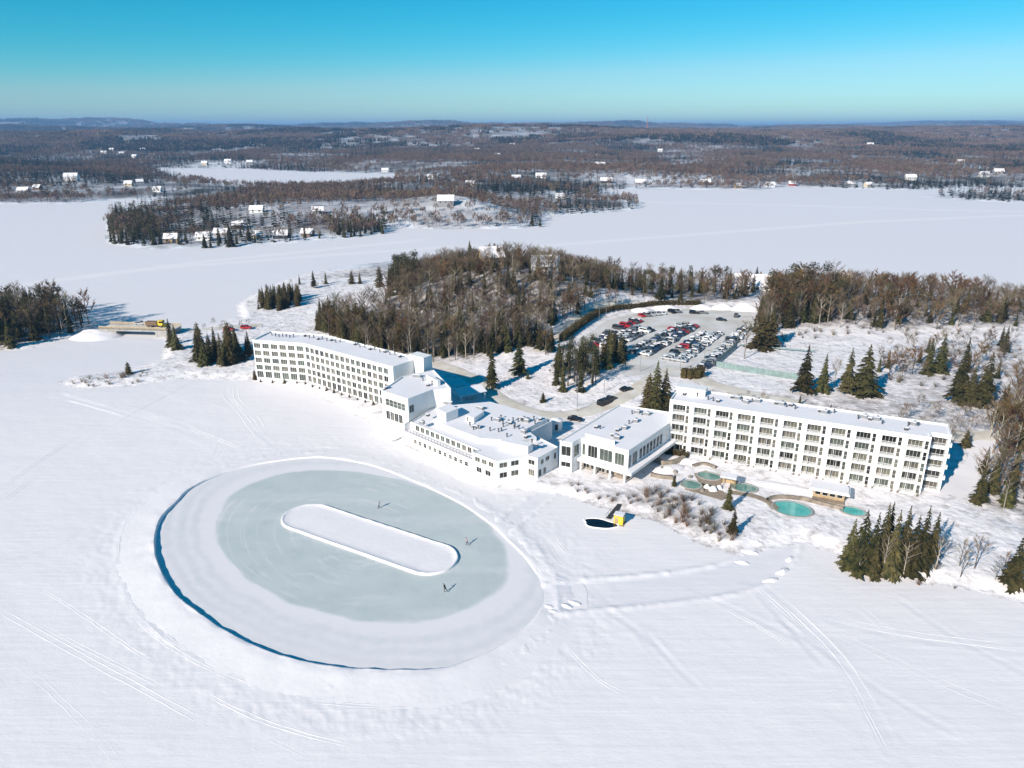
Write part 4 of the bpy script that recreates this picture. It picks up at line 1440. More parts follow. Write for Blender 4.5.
car_row((579, 350), (609, 331), -1, 'shaded leftmost parking row', 0.05)
car_row((611, 329), (636, 320), -1, 'short row behind the red cars', 0.0, [PAINT[6], PAINT[2], PAINT[3], PAINT[6]])
car_row((599, 348), (648, 328), 1, 'second double row, far side')
car_row((599, 348), (648, 328), -1, 'second double row, near side')
car_row((637, 355), (692, 324.5), 1, 'middle double row, far side')
car_row((637, 355), (692, 324.5), -1, 'middle double row, near side')
car_row((672, 361.5), (716, 331), 1, 'fourth double row, far side')
car_row((672, 361.5), (716, 331), -1, 'fourth double row, near side')
car_row((709, 370), (753, 328), 1, 'row along the court fence', 0.08)
car_row((642, 318), (684, 313), 1, 'back row under the snow piles', 0.2)
for px, py, kind, pi, rz, lab in ((694, 314, 'suv', 2, -0.2, 'black car alone at the back of the car park by a snow pile'), (703, 314, 'sedan', 5, -0.1, 'grey car parked beside the lone black one at the back'),
                                  (721, 321, 'sedan', 2, -0.35, 'black car crossing the open back corner of the car park'), (736, 317, 'suv', 3, 1.2, 'charcoal car nosed up to the tallest snow pile'),
                                  (626, 391, 'sedan', 2, 0.5, 'black car on the drive below the pines'), (575, 421, 'sedan', 2, -0.3, 'black car beside the white tank behind the lodge'),
                                  (604, 405, 'van', 2, 0.75, 'black van stopped on the drive behind the pavilion'), (609, 402, 'pickup', 3, 0.75, 'charcoal pickup next to the black van on the drive')):
    x, y, z = hit(px, py)
    car(x, y, z + 0.14, rz, kind, PAINT[pi], lab)

# lorry and cars at the bridge
x, y = G(156, 327, 3.1)
t = empty('plough_truck', (x, y, 3.16), 'yellow snow plough lorry crossing the bridge', 'truck', None, -0.05)
m_ = MB()
m_.box((0, 0, 0.75), (7.5, 1.4, 0.4))
m_.build('chassis', 'metal_dark', t)
m_ = MB()
m_.box((2.6, 0, 2.0), (2.0, 2.3, 2.1), taper=0.94)
m_.build('cab', 'yellow_paint', t)
m_ = MB()
m_.box((2.9, 0, 2.4), (1.5, 2.36, 0.8))
m_.build('window', 'car_glass', t)
m_ = MB()
m_.box((-1.4, 0, 1.75), (5.2, 2.4, 1.6))
m_.build('dump_body', 'brown_wood', t)
m_ = MB()
m_.add([(4.4, -1.7, 0.1), (4.4, 1.7, 0.1), (4.1, 1.7, 0.6), (4.1, -1.7, 0.6), (4.35, 1.7, 1.2), (4.35, -1.7, 1.2)], [(0, 1, 2, 3), (3, 2, 4, 5)])
m_.build('plough_blade', 'yellow_paint', t)
for sx_ in (-3.0, -1.7, 2.6):
    for sy_ in (-0.95, 0.95):
        link('wheel', WHEEL, t, (sx_, sy_, 0.5), 0, (1.5, 1.5, 1.5))
for px, py, pi, lab in ((229, 328, 6, 'red car on the road just past the bridge'), (246, 326, 6, 'red car on the bridge road near the hotel wing'), (141, 326, 1, 'silver car on the bridge behind the plough lorry')):
    x, y = G(px, py, 2.5)
    car(x, y, max(zat(x, y) + 0.15, 3.16 if px < 160 else 0), 0.02, 'suv', PAINT[pi], lab)

# ------------------------------------------------------------------ bridge
b0, b1 = np.array(G(100, 329, 2.9)), np.array(G(172, 331, 2.9))
bd = (b1 - b0) / np.linalg.norm(b1 - b0)
bn = np.array((-bd[1], bd[0]))
BL = np.linalg.norm(b1 - b0)
brz = math.atan2(bd[1], bd[0])
org = (b0[0], b0[1], 0.0)
br = empty('road_bridge', org, 'short road bridge with wooden railings over the frozen channel', 'bridge')
c = (b0 + b1) / 2 + bn * 3.5
m_ = MB(org)
m_.box((c[0], c[1], 2.75), (BL, 8.4, 0.7), brz)
m_.build('deck', 'concrete', br)
m_ = MB(org)
m_.box((c[0], c[1], 3.13), (BL - 0.1, 7.0, 0.05), brz)
m_.build('road_surface', 'sanded_road', br)
for off in (-0.5, 7.5):
    m_ = MB(org)
    c = (b0 + b1) / 2 + bn * off
    for zz in (3.5, 3.95, 4.3):
        m_.box((c[0], c[1], zz), (BL, 0.14, 0.28), brz)
    for i in range(13):
        q = b0 + bd * (BL * i / 12) + bn * off
        m_.box((q[0], q[1], 3.7), (0.24, 0.24, 1.4), brz)
    m_.build('railing', 'bridge_wood', br)
for f in (0.12, 0.88):
    m_ = MB(org)
    q = b0 + bd * BL * f + bn * 3.5
    m_.box((q[0], q[1], 1.1), (BL * 0.22 if f < 0.5 else BL * 0.22, 8.0, 2.6), brz)
    m_.build('abutment', 'concrete', br)


def mound(px, py, rx, ry, h, label, rz=0.0, m='snow', name='snow_pile', cat='snow pile', zb=None, seed=0, world=None, group=None):
    x, y = world or hit(px, py)[:2]
    z = zat(x, y) if zb is None else zb
    mb = MB()
    nr, na = 7, 22
    vs = [(0, 0, h)]
    for i in range(1, nr + 1):
        f = i / nr
        for k in range(na):
            a = 2 * math.pi * k / na
            j = float(fbm(np.array([math.cos(a) * 1.7 + 5 + f * 2 + seed]), np.array([math.sin(a) * 1.7 + 5]), 3, seed)[0])
            rr = f * (0.75 + 0.5 * j)
            zz = h * (1 - f ** 2) ** 1.2 * (0.75 + 0.5 * j) if i < nr else -0.3
            vs.append((rx * rr * math.cos(a), ry * rr * math.sin(a), zz))
    fs = [(0, 1 + k, 1 + (k + 1) % na) for k in range(na)]
    for i in range(nr - 1):
        for k in range(na):
            a, b = 1 + i * na + k, 1 + i * na + (k + 1) % na
            fs.append((a, a + na, b + na, b))
    mb.add(vs, fs)
    me = mb.mesh(name, m)
    me.polygons.foreach_set('use_smooth', [True] * len(me.polygons))
    return tag(link(name, me, None, (x, y, z), rz), label, cat, group)


mound(98, 336, 12, 9, 3.0, 'big rounded snow bank at the left end of the bridge', zb=0.0, seed=3)
for i, (px, py, rx, h) in enumerate(((665, 309, 9, 1.8), (702, 309, 6, 2.2), (722, 309, 7, 2.6), (744, 310, 8, 3.2), (642, 311, 7, 1.4))):
    mound(px, py, rx, 4, h, ('long low snow pile at the back of the car park', 'snow pile behind the two lone parked cars', 'middle one of the snow piles behind the car park', 'tallest snow pile in the back corner of the car park', 'small snow pile at the far left of the car park')[i], seed=10 + i, group='snow piles behind the car park')
for i, (px, py, rx, ry, h) in enumerate(((543, 618, 1.6, .8, .25), (556, 612, 1.8, .9, .3), (566, 606, 1.5, .8, .3), (575, 604, 1.7, .7, .25), (550, 607, 1.2, .8, .22))):
    mound(px, py, rx, ry, h, 'small heap of ploughed snow beside the rink entrance', -0.5, zb=0.0, seed=30 + i, group='ploughed heaps by the rink entrance')
for i, (px, py, rx, ry, h) in enumerate(((748, 552, 2.4, .8, .45), (755, 543, 1.8, .8, .4), (782, 572, 2.2, .9, .5), (790, 560, 1.6, .8, .4), (770, 581, 2.2, .8, .4), (800, 540, 1.8, .8, .4), (742, 563, 1.8, .7, .4))):
    mound(px, py, rx, ry, h, 'rough snow heap edging the ploughed way to the pools', random.uniform(-1, 1), seed=40 + i, group='heaps along the ploughed way')

# ------------------------------------------------------------------ plunge hole in the ice with its yellow hut
hx, hy = G(600, 524)
ph = empty('plunge_hole', (hx, hy, 0.02), 'dark oval of open water cut in the ice', 'ice hole')
ring, wat = MB(), MB()
na = 40
out_, inn_ = [], []
for k in range(na):
    a = 2 * math.pi * k / na
    j = 1 + 0.10 * math.sin(3 * a + 1) + 0.05 * math.sin(5 * a)
    x, y = 3.6 * math.cos(a) * j, 1.9 * math.sin(a) * j
    cs, sn_ = math.cos(-0.32), math.sin(-0.32)
    x, y = x * cs - y * sn_, x * sn_ + y * cs
    inn_.append((x, y))
    out_.append((x * 1.16, y * 1.22))
wat.add([(*p, 0.10) for p in inn_], [tuple(range(na))])
wat.build('water', 'black_water', ph)
ring.add([(*p, 0.07) for p in inn_] + [(p[0] * 1.07, p[1] * 1.09, 0.24) for p in inn_] + [(*p, 0.02) for p in out_],
         [(i, (i + 1) % na, na + (i + 1) % na, na + i) for i in range(na)] + [(na + i, na + (i + 1) % na, 2 * na + (i + 1) % na, 2 * na + i) for i in range(na)])
ring.build('ice_rim', 'snow', ph)
kx, ky = G(619, 523)
kh = empty('warming_hut', (kx, ky, 0.0), 'small bright yellow hut on the ice beside the dark water', 'hut', None, -0.42)
m_ = MB()
m_.box((0, 0, 1.15), (2.1, 1.7, 2.1))
m_.build('wall', 'yellow_paint', kh)
m_ = MB()
m_.box((0, 0, 2.27), (2.4, 2.0, 0.14))
m_.box((0, 0, 2.40), (2.3, 1.9, 0.12), mi=1)
m_.build('roof', ['brown_wood', 'roof_snow'], kh)
m_ = MB()
m_.box((-0.4, -0.87, 1.0), (0.8, 0.05, 1.7))
m_.build('door', 'cedar_wood', kh)
m_ = MB()
m_.box((0, 0, 0.05), (2.8, 2.6, 0.1))
m_.build('base', 'deck_wood', kh)
p0, p1 = np.array(G(608, 519)), np.array(G(620, 506))
fb = empty('foot_bridge', (*p0, 0.05), 'black rubber walkway running from the shore to the dark water', 'walkway')
d = p1 - p0
L = np.linalg.norm(d)
rz = math.atan2(d[1], d[0])
for k in range(8):
    m_ = MB((*p0, 0.05))
    c = p0 + d * (k + 0.5) / 8
    m_.box((c[0], c[1], 0.12 + 0.06 * k), (L / 8 - 0.06, 1.1, 0.10), rz)
    m_.build('mat', 'metal_dark', fb)
m_ = MB((*p0, 0.05))
for sg in (-1, 1):
    nn = np.array((-d[1], d[0])) / L * 0.6 * sg
    m_.tube((*(p0 + nn), 1.0), (*(p0 + d * 0.4 + nn), 1.15), 0.035, 0.035, 6)
    for t_ in (0.02, 0.2, 0.39):
        q = p0 + d * t_ + nn
        m_.tube((*q, 0.05), (*q, 1.1), 0.035, 0.035, 6)
m_.build('handrail', 'metal_dark', fb)

# ------------------------------------------------------------------ hot pools and spa
def pool(px, py, rx, ry, rz, wm_, label, rim=0.4):
    x, y, z = hit(px, py)
    z = max(z, 1.0)
    o = empty('hot_pool', (x, y, z), label, 'pool', None, rz)
    na = 44
    P = [(rx * math.cos(2 * math.pi * k / na), ry * math.sin(2 * math.pi * k / na)) for k in range(na)]
    w_ = MB()
    w_.add([(*p, 0.16) for p in P], [tuple(range(na))])
    w_.build('water', wm_, o)
    r_ = MB()
    k2 = [(p[0] * (1 + rim / rx), p[1] * (1 + rim / ry)) for p in P]
    r_.add([(*p, 0.10) for p in P] + [(*p, 0.30) for p in P] + [(*p, 0.30) for p in k2] + [(*p, -0.8) for p in k2],
           [(i, (i + 1) % na, na + (i + 1) % na, na + i) for i in range(na)] + [(na + i, na + (i + 1) % na, 2 * na + (i + 1) % na, 2 * na + i) for i in range(na)]
           + [(2 * na + i, 2 * na + (i + 1) % na, 3 * na + (i + 1) % na, 3 * na + i) for i in range(na)])
    r_.build('rim', 'concrete', o)
    return o


pool(792, 510, 4.3, 3.6, -0.4, 'pool_water', 'bright turquoise oval hot pool beside the ploughed way')
pool(709, 477, 2.8, 2.1, -0.4, 'pool_water_green', 'green hot pool behind the white boulders')
pool(691, 486, 2.4, 2.2, -0.4, 'pool_water_green', 'murky green hot pool shaded by a small spruce')
pool(744, 489, 3.0, 2.2, -0.4, 'pool_water_green', 'green hot pool between the gazebo and the pool path')
pool(853, 512, 2.6, 2.0, -0.4, 'pool_water', 'turquoise hot pool half hidden behind the spruce clump')
# wooden terraces between the pools
for nm_, pts, lab in (('spa_terrace', [(684, 490), (702, 484), (722, 492), (730, 497), (722, 501), (700, 494)], None), ('spa_terrace', [(694, 474), (706, 471), (724, 481), (716, 489), (700, 486)], None)):
    P = [hit(*p)[:2] for p in pts]
    m_ = MB()
    m_.prism(P, 0.4, 1.13, 0)
    tag(m_.build(nm_, 'deck_wood', None), kind='structure')
drape_strip('pool_path', spline(HW([(728, 493), (752, 496), (770, 503), (776, 510)]), 1.5), 2.2, 'deck_wood', 0.14)


def low_wall(pts, h, t, label, m='stone', name='retaining_wall'):
    L = spline([hit(*p)[:2] for p in pts], 0.8)
    p = np.array(L)
    tt = np.gradient(p, axis=0)
    tt /= np.linalg.norm(tt, axis=1)[:, None]
    nn = np.stack([-tt[:, 1], tt[:, 0]], 1) * t / 2
    z = look(GZ, p[:, 0], p[:, 1])
    k = len(p)
    hv = h * (0.8 + 0.4 * fbm(np.arange(k) / 1.5, np.zeros(k), 2, 4))
    V_ = np.concatenate([np.column_stack([p - nn, z - 0.5]), np.column_stack([p - nn, z + hv]), np.column_stack([p + nn, z + hv]), np.column_stack([p + nn, z - 0.5])])
    ix = np.arange(4 * k).reshape(4, k)
    Q_ = np.stack([ix[:-1, :-1], ix[:-1, 1:], ix[1:, 1:], ix[1:, :-1]], -1).reshape(-1, 4)
    o = link(name, np_mesh(name, V_, Q_, m))
    return tag(o, label, 'wall')


low_wall([(654, 461), (663, 465), (672, 465), (684, 460)], 1.1, 1.0, 'curved stone retaining wall between pavilion and balcony hotel')
low_wall([(651, 476), (660, 478), (673, 480)], 0.9, 0.9, 'short stone retaining wall below the pavilion terrace')
low_wall([(767, 502), (774, 499), (790, 499), (805, 501), (825, 506), (843, 511)], 0.9, 0.5, 'dark curved wall sheltering the turquoise pool')
low_wall([(693, 467), (704, 465), (716, 469)], 0.6, 0.8, 'low stone edging above the green pools')
for i, (px, py, r_) in enumerate(((707, 488, 1.0), (713, 491, 1.2), (719, 489, 0.9), (702, 492, 0.7), (662, 470, 0.9), (675, 473, 0.8), (690, 478, 0.7), (736, 484, 0.8))):
    mound(px, py, r_, r_ * 0.8, r_ * 1.1, ('pale boulder standing on the terrace between the green pools', 'biggest pale boulder on the terrace between green pools', 'pale boulder near the gazebo posts', 'small boulder at the edge of the shaded pool', 'boulder below the curved retaining wall', 'boulder between retaining wall and shaded pool', 'small boulder behind the shaded green pool', 'boulder beside the gazebo')[i],
          random.uniform(0, 3), 'shore_rock' if i > 2 else 'white_wall', 'boulder', 'boulder', seed=60 + i)
# gazebo
x, y, z = hit(728, 486)
gz = empty('gazebo', (x, y, z), 'small flat roofed white gazebo between the green pools', 'gazebo', None, -0.42)
m_ = MB()
m_.box((0, 0, 2.7), (4.0, 3.0, 0.22), mi=1)
m_.box((0, 0, 2.90), (3.9, 2.9, 0.18), mi=0)
m_.build('roof', ['roof_snow', 'grey_wall'], gz)
for sx_ in (-1.7, 1.7):
    for sy_ in (-1.2, 1.2):
        m_ = MB()
        m_.box((sx_, sy_, 1.3), (0.16, 0.16, 2.7))
        m_.build('post', 'brown_wood', gz)
m_ = MB()
m_.box((0, 1.28, 1.0), (3.2, 0.06, 1.6))
m_.build('screen', 'cedar_wood', gz)
# pool house
x, y, z = hit(828, 500)
hh_ = empty('pool_house', (x, y, z), 'low cedar pool house with deep snow on its flat roof', 'hut', None, frz)
m_ = MB()
m_.box((0, 1.8, 1.0), (7.0, 3.6, 2.3))
m_.build('wall', 'cedar_wood', hh_)
m_ = MB()
m_.box((0, 1.8, 2.27), (9.2, 5.4, 0.2), mi=1)
m_.box((0, 1.8, 2.58), (9.0, 5.2, 0.42), mi=0, taper=0.94)
m_.build('roof', ['roof_snow', 'white_trim'], hh_)
for i in range(4):
    w_, p_ = window_mesh(1.3, 0.9, 0, 0, 'glass_dark')
    o = link('window', w_, hh_, (-2.5 + 1.65 * i, -0.02, 1.4))
    link('pane', p_, o, (0, -0.02, 0))
m_ = MB()
m_.box((0, -0.95, 0.25), (7.2, 1.8, 0.2))
m_.build('porch', 'deck_wood', hh_)
mound(790, 489, 10, 2.6, 0.7, 'long smooth snow drift on the lawn before the balcony hotel', frz, seed=71)
mound(668, 470, 5, 3, 0.9, 'rounded snow drift beside the curved retaining wall', 0.3, seed=73)
mound(690, 462, 5, 2, 0.7, 'low snow drift at the foot of the balcony hotel corner', frz, seed=74)
# parasol frame folded up behind the pool house
x, y, z = hit(846, 498)
um = empty('closed_parasol', (x, y, z), 'closed dark parasol standing beside the pool house', 'parasol')
m_ = MB()
m_.tube((0, 0, 0), (0.1, 0, 3.0), 0.05, 0.05, 8)
m_.build('pole', 'metal_dark', um)
m_ = MB()
m_.tube((0.04, 0, 1.1), (0.1, 0, 2.9), 0.32, 0.07, 8)
m_.build('canopy', 'metal_dark', um)
m_ = MB()
m_.box((0, 0, 0.1), (0.9, 0.9, 0.2))
m_.build('base', 'concrete', um)

# round tank behind the lodge
x, y, z = hit(556, 429)
tk = empty('storage_tank', (x, y, z), 'white cylindrical tank in the yard behind the low lodge', 'tank')
m_ = MB()
m_.tube((0, 0, 0), (0, 0, 3.0), 1.9, 1.9, 24)
m_.build('shell', 'white_trim', tk)
m_ = MB()
m_.tube((0, 0, 3.0), (0, 0, 3.5), 1.95, 0.6, 24)
m_.build('lid', 'roof_snow', tk)
m_ = MB()
m_.box((0, -1.95, 1.3), (0.9, 0.12, 1.8))
m_.build('hatch', 'metal_dark', tk)

# porte-cochere in the shadow behind the lobby block
org = (*G(468, 393, 3.0), 1.0)
pc = empty('entrance_canopy', org, 'pitched entrance canopy in deep shadow behind the lobby block', 'canopy', None, 0.55)
m_ = MB()
m_.add([(-5, -4, 3.0), (5, -4, 3.0), (5, 0, 4.2), (-5, 0, 4.2), (5, 4, 3.0), (-5, 4, 3.0), (-5, -4, 2.8), (5, -4, 2.8), (5, 4, 2.8), (-5, 4, 2.8)],
       [(0, 1, 2, 3), (3, 2, 4, 5), (0, 6, 7, 1), (5, 4, 8, 9), (1, 7, 8, 4, 2), (0, 3, 5, 9, 6), (9, 8, 7, 6)])
m_.build('roof', 'roof_snow', pc)
for sx_ in (-4.4, 4.4):
    for sy_ in (-3.4, 3.4):
        m_ = MB()
        m_.box((sx_, sy_, 1.4), (0.45, 0.45, 2.9))
        m_.build('column', 'white_trim', pc)

# ------------------------------------------------------------------ tennis court fence, poles, radio mast
for k, (pts, lab) in enumerate((([(716, 367), (757, 374), (798, 380)], 'green windscreen fence along the near side of the court'), ([(737, 347), (724, 358), (714, 367)], 'green windscreen fence between court and car park'), ([(740, 346), (780, 350), (815, 353)], 'thin fence along the far side of the court'))):
    L = spline([G(x, y, 3.0) for x, y in pts], 3.0)
    org = (*L[0], 3.0)
    fe = empty('court_fence', org, lab, 'fence')
    for i, p in enumerate(L):
        m_ = MB(org)
        m_.tube((*p, 2.9), (*p, 6.0 if k < 2 else 5.2), 0.05, 0.05, 6)
        m_.build('post', 'metal_grey', fe)
    for i, (p, q) in enumerate(zip(L, L[1:])):
        m_ = MB(org)
        d = np.array(q) - np.array(p)
        c = (np.array(p) + np.array(q)) / 2
        m_.box((c[0], c[1], 4.2 if k < 2 else 3.7), (np.linalg.norm(d) - 0.14, 0.04, 2.2 if k < 2 else 0.5), math.atan2(d[1], d[0]))
        m_.build('windscreen', 'fence_green', fe)
        m_ = MB(org)
        m_.tube((*p, 5.9 if k < 2 else 5.1), (*q, 5.9 if k < 2 else 5.1), 0.035, 0.035, 5)
        m_.build('top_rail', 'metal_grey', fe)


def pole(px, py, h, label, arm=True, wood=False, name='lamp_post', cat='lamp post'):
    x, y, z = hit(px, py)
    o = empty(name, (x, y, z), label, cat)
    m_ = MB()
    m_.tube((0, 0, -0.3), (0, 0, h), 0.14 if wood else 0.10, 0.09 if wood else 0.06, 8)
    m_.build('pole', 'bark' if wood else 'metal_grey', o)
    if arm:
        m_ = MB()
        if wood:
            m_.box((0, 0, h - 0.5), (2.2, 0.12, 0.12), 0.9)
        else:
            m_.tube((0, 0, h - 0.1), (1.3, 0, h + 0.15), 0.05, 0.04, 6)
        m_.build('arm', 'bark' if wood else 'metal_grey', o)
    if not wood:
        m_ = MB()
        m_.box((1.4 if arm else 0, 0, h + 0.12), (0.7, 0.3, 0.14))
        m_.build('lamp_head', 'metal_grey', o)
    return o


pole(577, 412, 8, 'lamp post on the snowy bank above the drive')
pole(640, 372, 8, 'lamp post at the near edge of the car park')
pole(599, 322, 7, 'lamp post at the far left edge of the car park')
pole(606, 318, 7, 'second lamp post along the far edge of the car park')
pole(703, 372, 8, 'lamp post beside the hedge at the car park corner')
pole(680, 371, 7, 'lamp post between the hedge and the drive')
pole(604, 393, 6, 'lamp post under the pines by the drive')
pole(26, 340, 9, 'wooden utility pole standing on the left bank', wood=True, name='utility_pole', cat='utility pole')
pole(-30, 352, 9, 'wooden utility pole half hidden at the frame edge of the left bank', wood=True, name='utility_pole', cat='utility pole')
pole(178, 350, 9, 'wooden utility pole among the spruces beyond the bridge', wood=True, name='utility_pole', cat='utility pole')
xw = [hit(-30, 352), hit(26, 340), hit(178, 350)]
for k in range(3):
    m_ = MB()
    for a, b in zip(xw, xw[1:]):
        for i in range(10):
            t0, t1 = i / 10, (i + 1) / 10
            f = lambda t_: (a[0] * (1 - t_) + b[0] * t_, a[1] * (1 - t_) + b[1] * t_ + (k - 1) * 0.8, (a[2] * (1 - t_) + b[2] * t_) + 8.6 - 2.4 * 4 * t_ * (1 - t_) * 0.4)
            m_.tube(f(t0), f(t1), 0.025, 0.025, 3, cap=False)
    tag(m_.build('power_line', 'metal_dark', None), ('thin power line on the near side of the utility poles', 'thin middle power line between the utility poles', 'thin power line on the far side of the utility poles')[k], 'power line')
x, y, z = hit(647, 131)
rm = empty('radio_mast', (x, y, z), 'thin red lattice radio mast on the far hill', 'mast')
m_ = MB()
hm = height_for(x, y, z, 113)
for k in range(3):
    a = 2 * math.pi * k / 3
    m_.tube((3 * math.cos(a), 3 * math.sin(a), -2), (0.5 * math.cos(a), 0.5 * math.sin(a), hm), 0.8, 0.5, 4)
for i in range(8):
    f0, f1 = i / 8, (i + 1) / 8
    for k in range(3):
        a, b = 2 * math.pi * k / 3, 2 * math.pi * (k + 1) / 3
        r0, r1 = 3 - 2.5 * f0, 3 - 2.5 * f1
        m_.tube((r0 * math.cos(a), r0 * math.sin(a), hm * f0), (r1 * math.cos(b), r1 * math.sin(b), hm * f1), 0.3, 0.3, 3)
m_.build('lattice', 'tower_red', rm)


# ------------------------------------------------------------------ skaters
def person(x, y, z, rz, label, jacket, trousers, lean=0.0, stride=0.3):
    """one continuous skinned body, skating: knees bent, one leg trailing, arms swung"""
    J = {'pel': (0, 0, .93), 'wai': (.02 + lean * .15, 0, 1.1), 'che': (.05 + lean * .45, 0, 1.36), 'nec': (.06 + lean * .6, 0, 1.50), 'hea': (.09 + lean * .7, 0, 1.60), 'top': (.09 + lean * .74, 0, 1.74),
         'lsh': (.05 + lean * .48, .19, 1.42), 'lel': (-.12 + lean * .4, .27, 1.18), 'lwr': (-.02 + lean * .4, .30, .95), 'lha': (.03 + lean * .4, .30, .86),
         'rsh': (.05 + lean * .48, -.19, 1.42), 'rel': (.17 + lean * .5, -.26, 1.17), 'rwr': (.36 + lean * .5, -.22, 1.06), 'rha': (.44 + lean * .5, -.20, 1.03),
         'lhi': (0, .10, .88), 'lkn': (.16, .11, .50), 'lan': (.03, .12, .10), 'lto': (.22, .12, .04),
         'rhi': (0, -.10, .88), 'rkn': (-.05 - stride * .2, -.14, .49), 'ran': (-.18 - stride * .9, -.24, .16), 'rto': (-.02 - stride * .9, -.27, .05)}
    RAD = {'pel': .15, 'wai': .135, 'che': .155, 'nec': .06, 'hea': .105, 'top': .07, 'lsh': .075, 'rsh': .075, 'lel': .055, 'rel': .055, 'lwr': .04, 'rwr': .04, 'lha': .045, 'rha': .045,
           'lhi': .105, 'rhi': .105, 'lkn': .075, 'rkn': .075, 'lan': .05, 'ran': .05, 'lto': .04, 'rto': .04}
    ED = ['pel wai', 'wai che', 'che nec', 'nec hea', 'hea top', 'che lsh', 'lsh lel', 'lel lwr', 'lwr lha', 'che rsh', 'rsh rel', 'rel rwr', 'rwr rha', 'pel lhi', 'lhi lkn', 'lkn lan', 'lan lto', 'pel rhi', 'rhi rkn', 'rkn ran', 'ran rto']
    ks = list(J)
    me = bpy.data.meshes.new('body')
    me.from_pydata([J[k] for k in ks], [tuple(ks.index(a) for a in e_.split()) for e_ in ED], [])
    tmp = bpy.data.objects.new('body', me)
    COL.objects.link(tmp)
    sk = tmp.modifiers.new('skin', 'SKIN')
    for i, k in enumerate(ks):
        me.skin_vertices[0].data[i].radius = (RAD[k], RAD[k])
    me.skin_vertices[0].data[0].use_root = True
    sb = tmp.modifiers.new('sub', 'SUBSURF')
    sb.levels = sb.render_levels = 1
    dg = bpy.context.evaluated_depsgraph_get()
    new = bpy.data.meshes.new_from_object(tmp.evaluated_get(dg))
    bpy.data.objects.remove(tmp)
    new.materials.clear()
    for m_ in (jacket, trousers, 'skin'):
        new.materials.append(MATS[m_])
    for p in new.polygons:
        c = p.center
        p.material_index = 2 if c[2] > 1.53 else (1 if c[2] < 0.95 and abs(c[1]) < 0.30 and not (c[2] > 0.8 and abs(c[1]) > 0.24) else 0)
        p.use_smooth = True
    o = empty('person', (x, y, z), label, 'person', 'skaters on the ice', rz)
    link('body', new, o)
    hx_ = .09 + lean * .72
    m_ = MB()
    for i in range(3):
        f0, f1 = i / 3, (i + 1) / 3
        m_.tube((hx_, 0, 1.66 + .14 * f0), (hx_, 0, 1.66 + .14 * f1), .118 * math.cos(f0 * 1.2), .118 * math.cos(f1 * 1.2), 10)
    m_.build('hat', 'metal_dark', o)
    for a_, b_ in (('lan', 'lto'), ('ran', 'rto')):
        m_ = MB()
        c = (np.array(J[a_]) + np.array(J[b_])) / 2
        m_.box((c[0], c[1], max(0.02, c[2] - .07)), (.34, .02, .04))
        m_.build('skate_blade', 'metal_grey', o)
    return o


mat('jacket_black', (.015, .017, .02), .8)
mat('jacket_grey', (.20, .24, .27), .8)
mat('jacket_pale', (.55, .42, .42), .8)
mat('trousers_dark', (.02, .022, .03), .8)
for (px, py, rz, lab, jk, ln) in ((445.5, 592, 2.5, 'skater in black bent forward on the near side of the ice', 'jacket_black', .45), (379, 508, 0.4, 'skater in grey on the far straight of the ice', 'jacket_grey', .2), (467, 545, 2.2, 'skater in a pale coat at the far bend of the ice', 'jacket_pale', .3)):
    x, y = G(px, py)
    person(x, y, 0.02, rz, lab, jk, 'trousers_dark', ln)

# ------------------------------------------------------------------ houses round the lake
HW_COL = {'white': (.75, .75, .73), 'brown': (.16, .10, .06), 'grey': (.30, .30, .31), 'cream': (.55, .46, .32), 'red': (.30, .05, .04), 'tan': (.40, .28, .17), 'dark': (.06, .055, .05)}


def house(px, py, wdt, dep, h, rz, colr, label, chim=True, roofh=0.45, place=None, group='houses round the lake'):
    x, y, z = place or hit(px, py)
    o = empty('house', (x, y, z), label, 'house', group, rz)
    m_ = MB()
    hx_, hy_ = wdt / 2, dep / 2
    rh = dep * roofh
    m_.prism([(-hx_, -hy_), (hx_, -hy_), (hx_, hy_), (-hx_, hy_)], -1.5, h, top=False)
    m_.add([(-hx_, -hy_, h), (-hx_, hy_, h), (-hx_, 0, h + rh), (hx_, -hy_, h), (hx_, hy_, h), (hx_, 0, h + rh)], [(0, 2, 1), (3, 4, 5)])
    b = m_.build('wall', 'house_wall', o)
    b.color = (*HW_COL[colr], 1)
    m_ = MB()
    ox, oy, th = hx_ + 0.6, hy_ + 0.7, 0.45
    zl = h - 0.7 * rh / hy_
    for sg in (-1, 1):
        vs = [(-ox, sg * oy, zl), (ox, sg * oy, zl), (ox, 0, h + rh), (-ox, 0, h + rh)]
        vs += [(a, b_, c + th) for a, b_, c in vs]
        fs = [(4, 5, 6, 7), (0, 4, 5, 1)[::-1], (3, 2, 1, 0), (1, 5, 6, 2)[::-1], (0, 3, 7, 4)[::-1]]
        m_.add(vs, fs if sg < 0 else [f[::-1] for f in fs])
    r_ = m_.build('roof', 'roof_snow', o)
    if chim:
        m_ = MB()
        m_.box((hx_ * 0.4, dep * 0.12, h + rh + 0.4), (1.0, 1.0, 2.2))
        m_.build('chimney', 'stone', r_)
    nw = max(2, int(wdt / 4))
    for i in range(nw):
        u = -hx_ + wdt * (i + 0.5) / nw
        w_, p_ = window_mesh(1.6, 1.5, 1, 0, 'glass_dark')
        q = link('window', w_, o, (u, -hy_ - 0.03, h * 0.58))
        link('pane', p_, q)
    m_ = MB()
    m_.box((hx_ + 0.03, 0, 1.1), (0.08, 1.1, 2.2))
    m_.build('door', 'brown_wood', o)
    return o


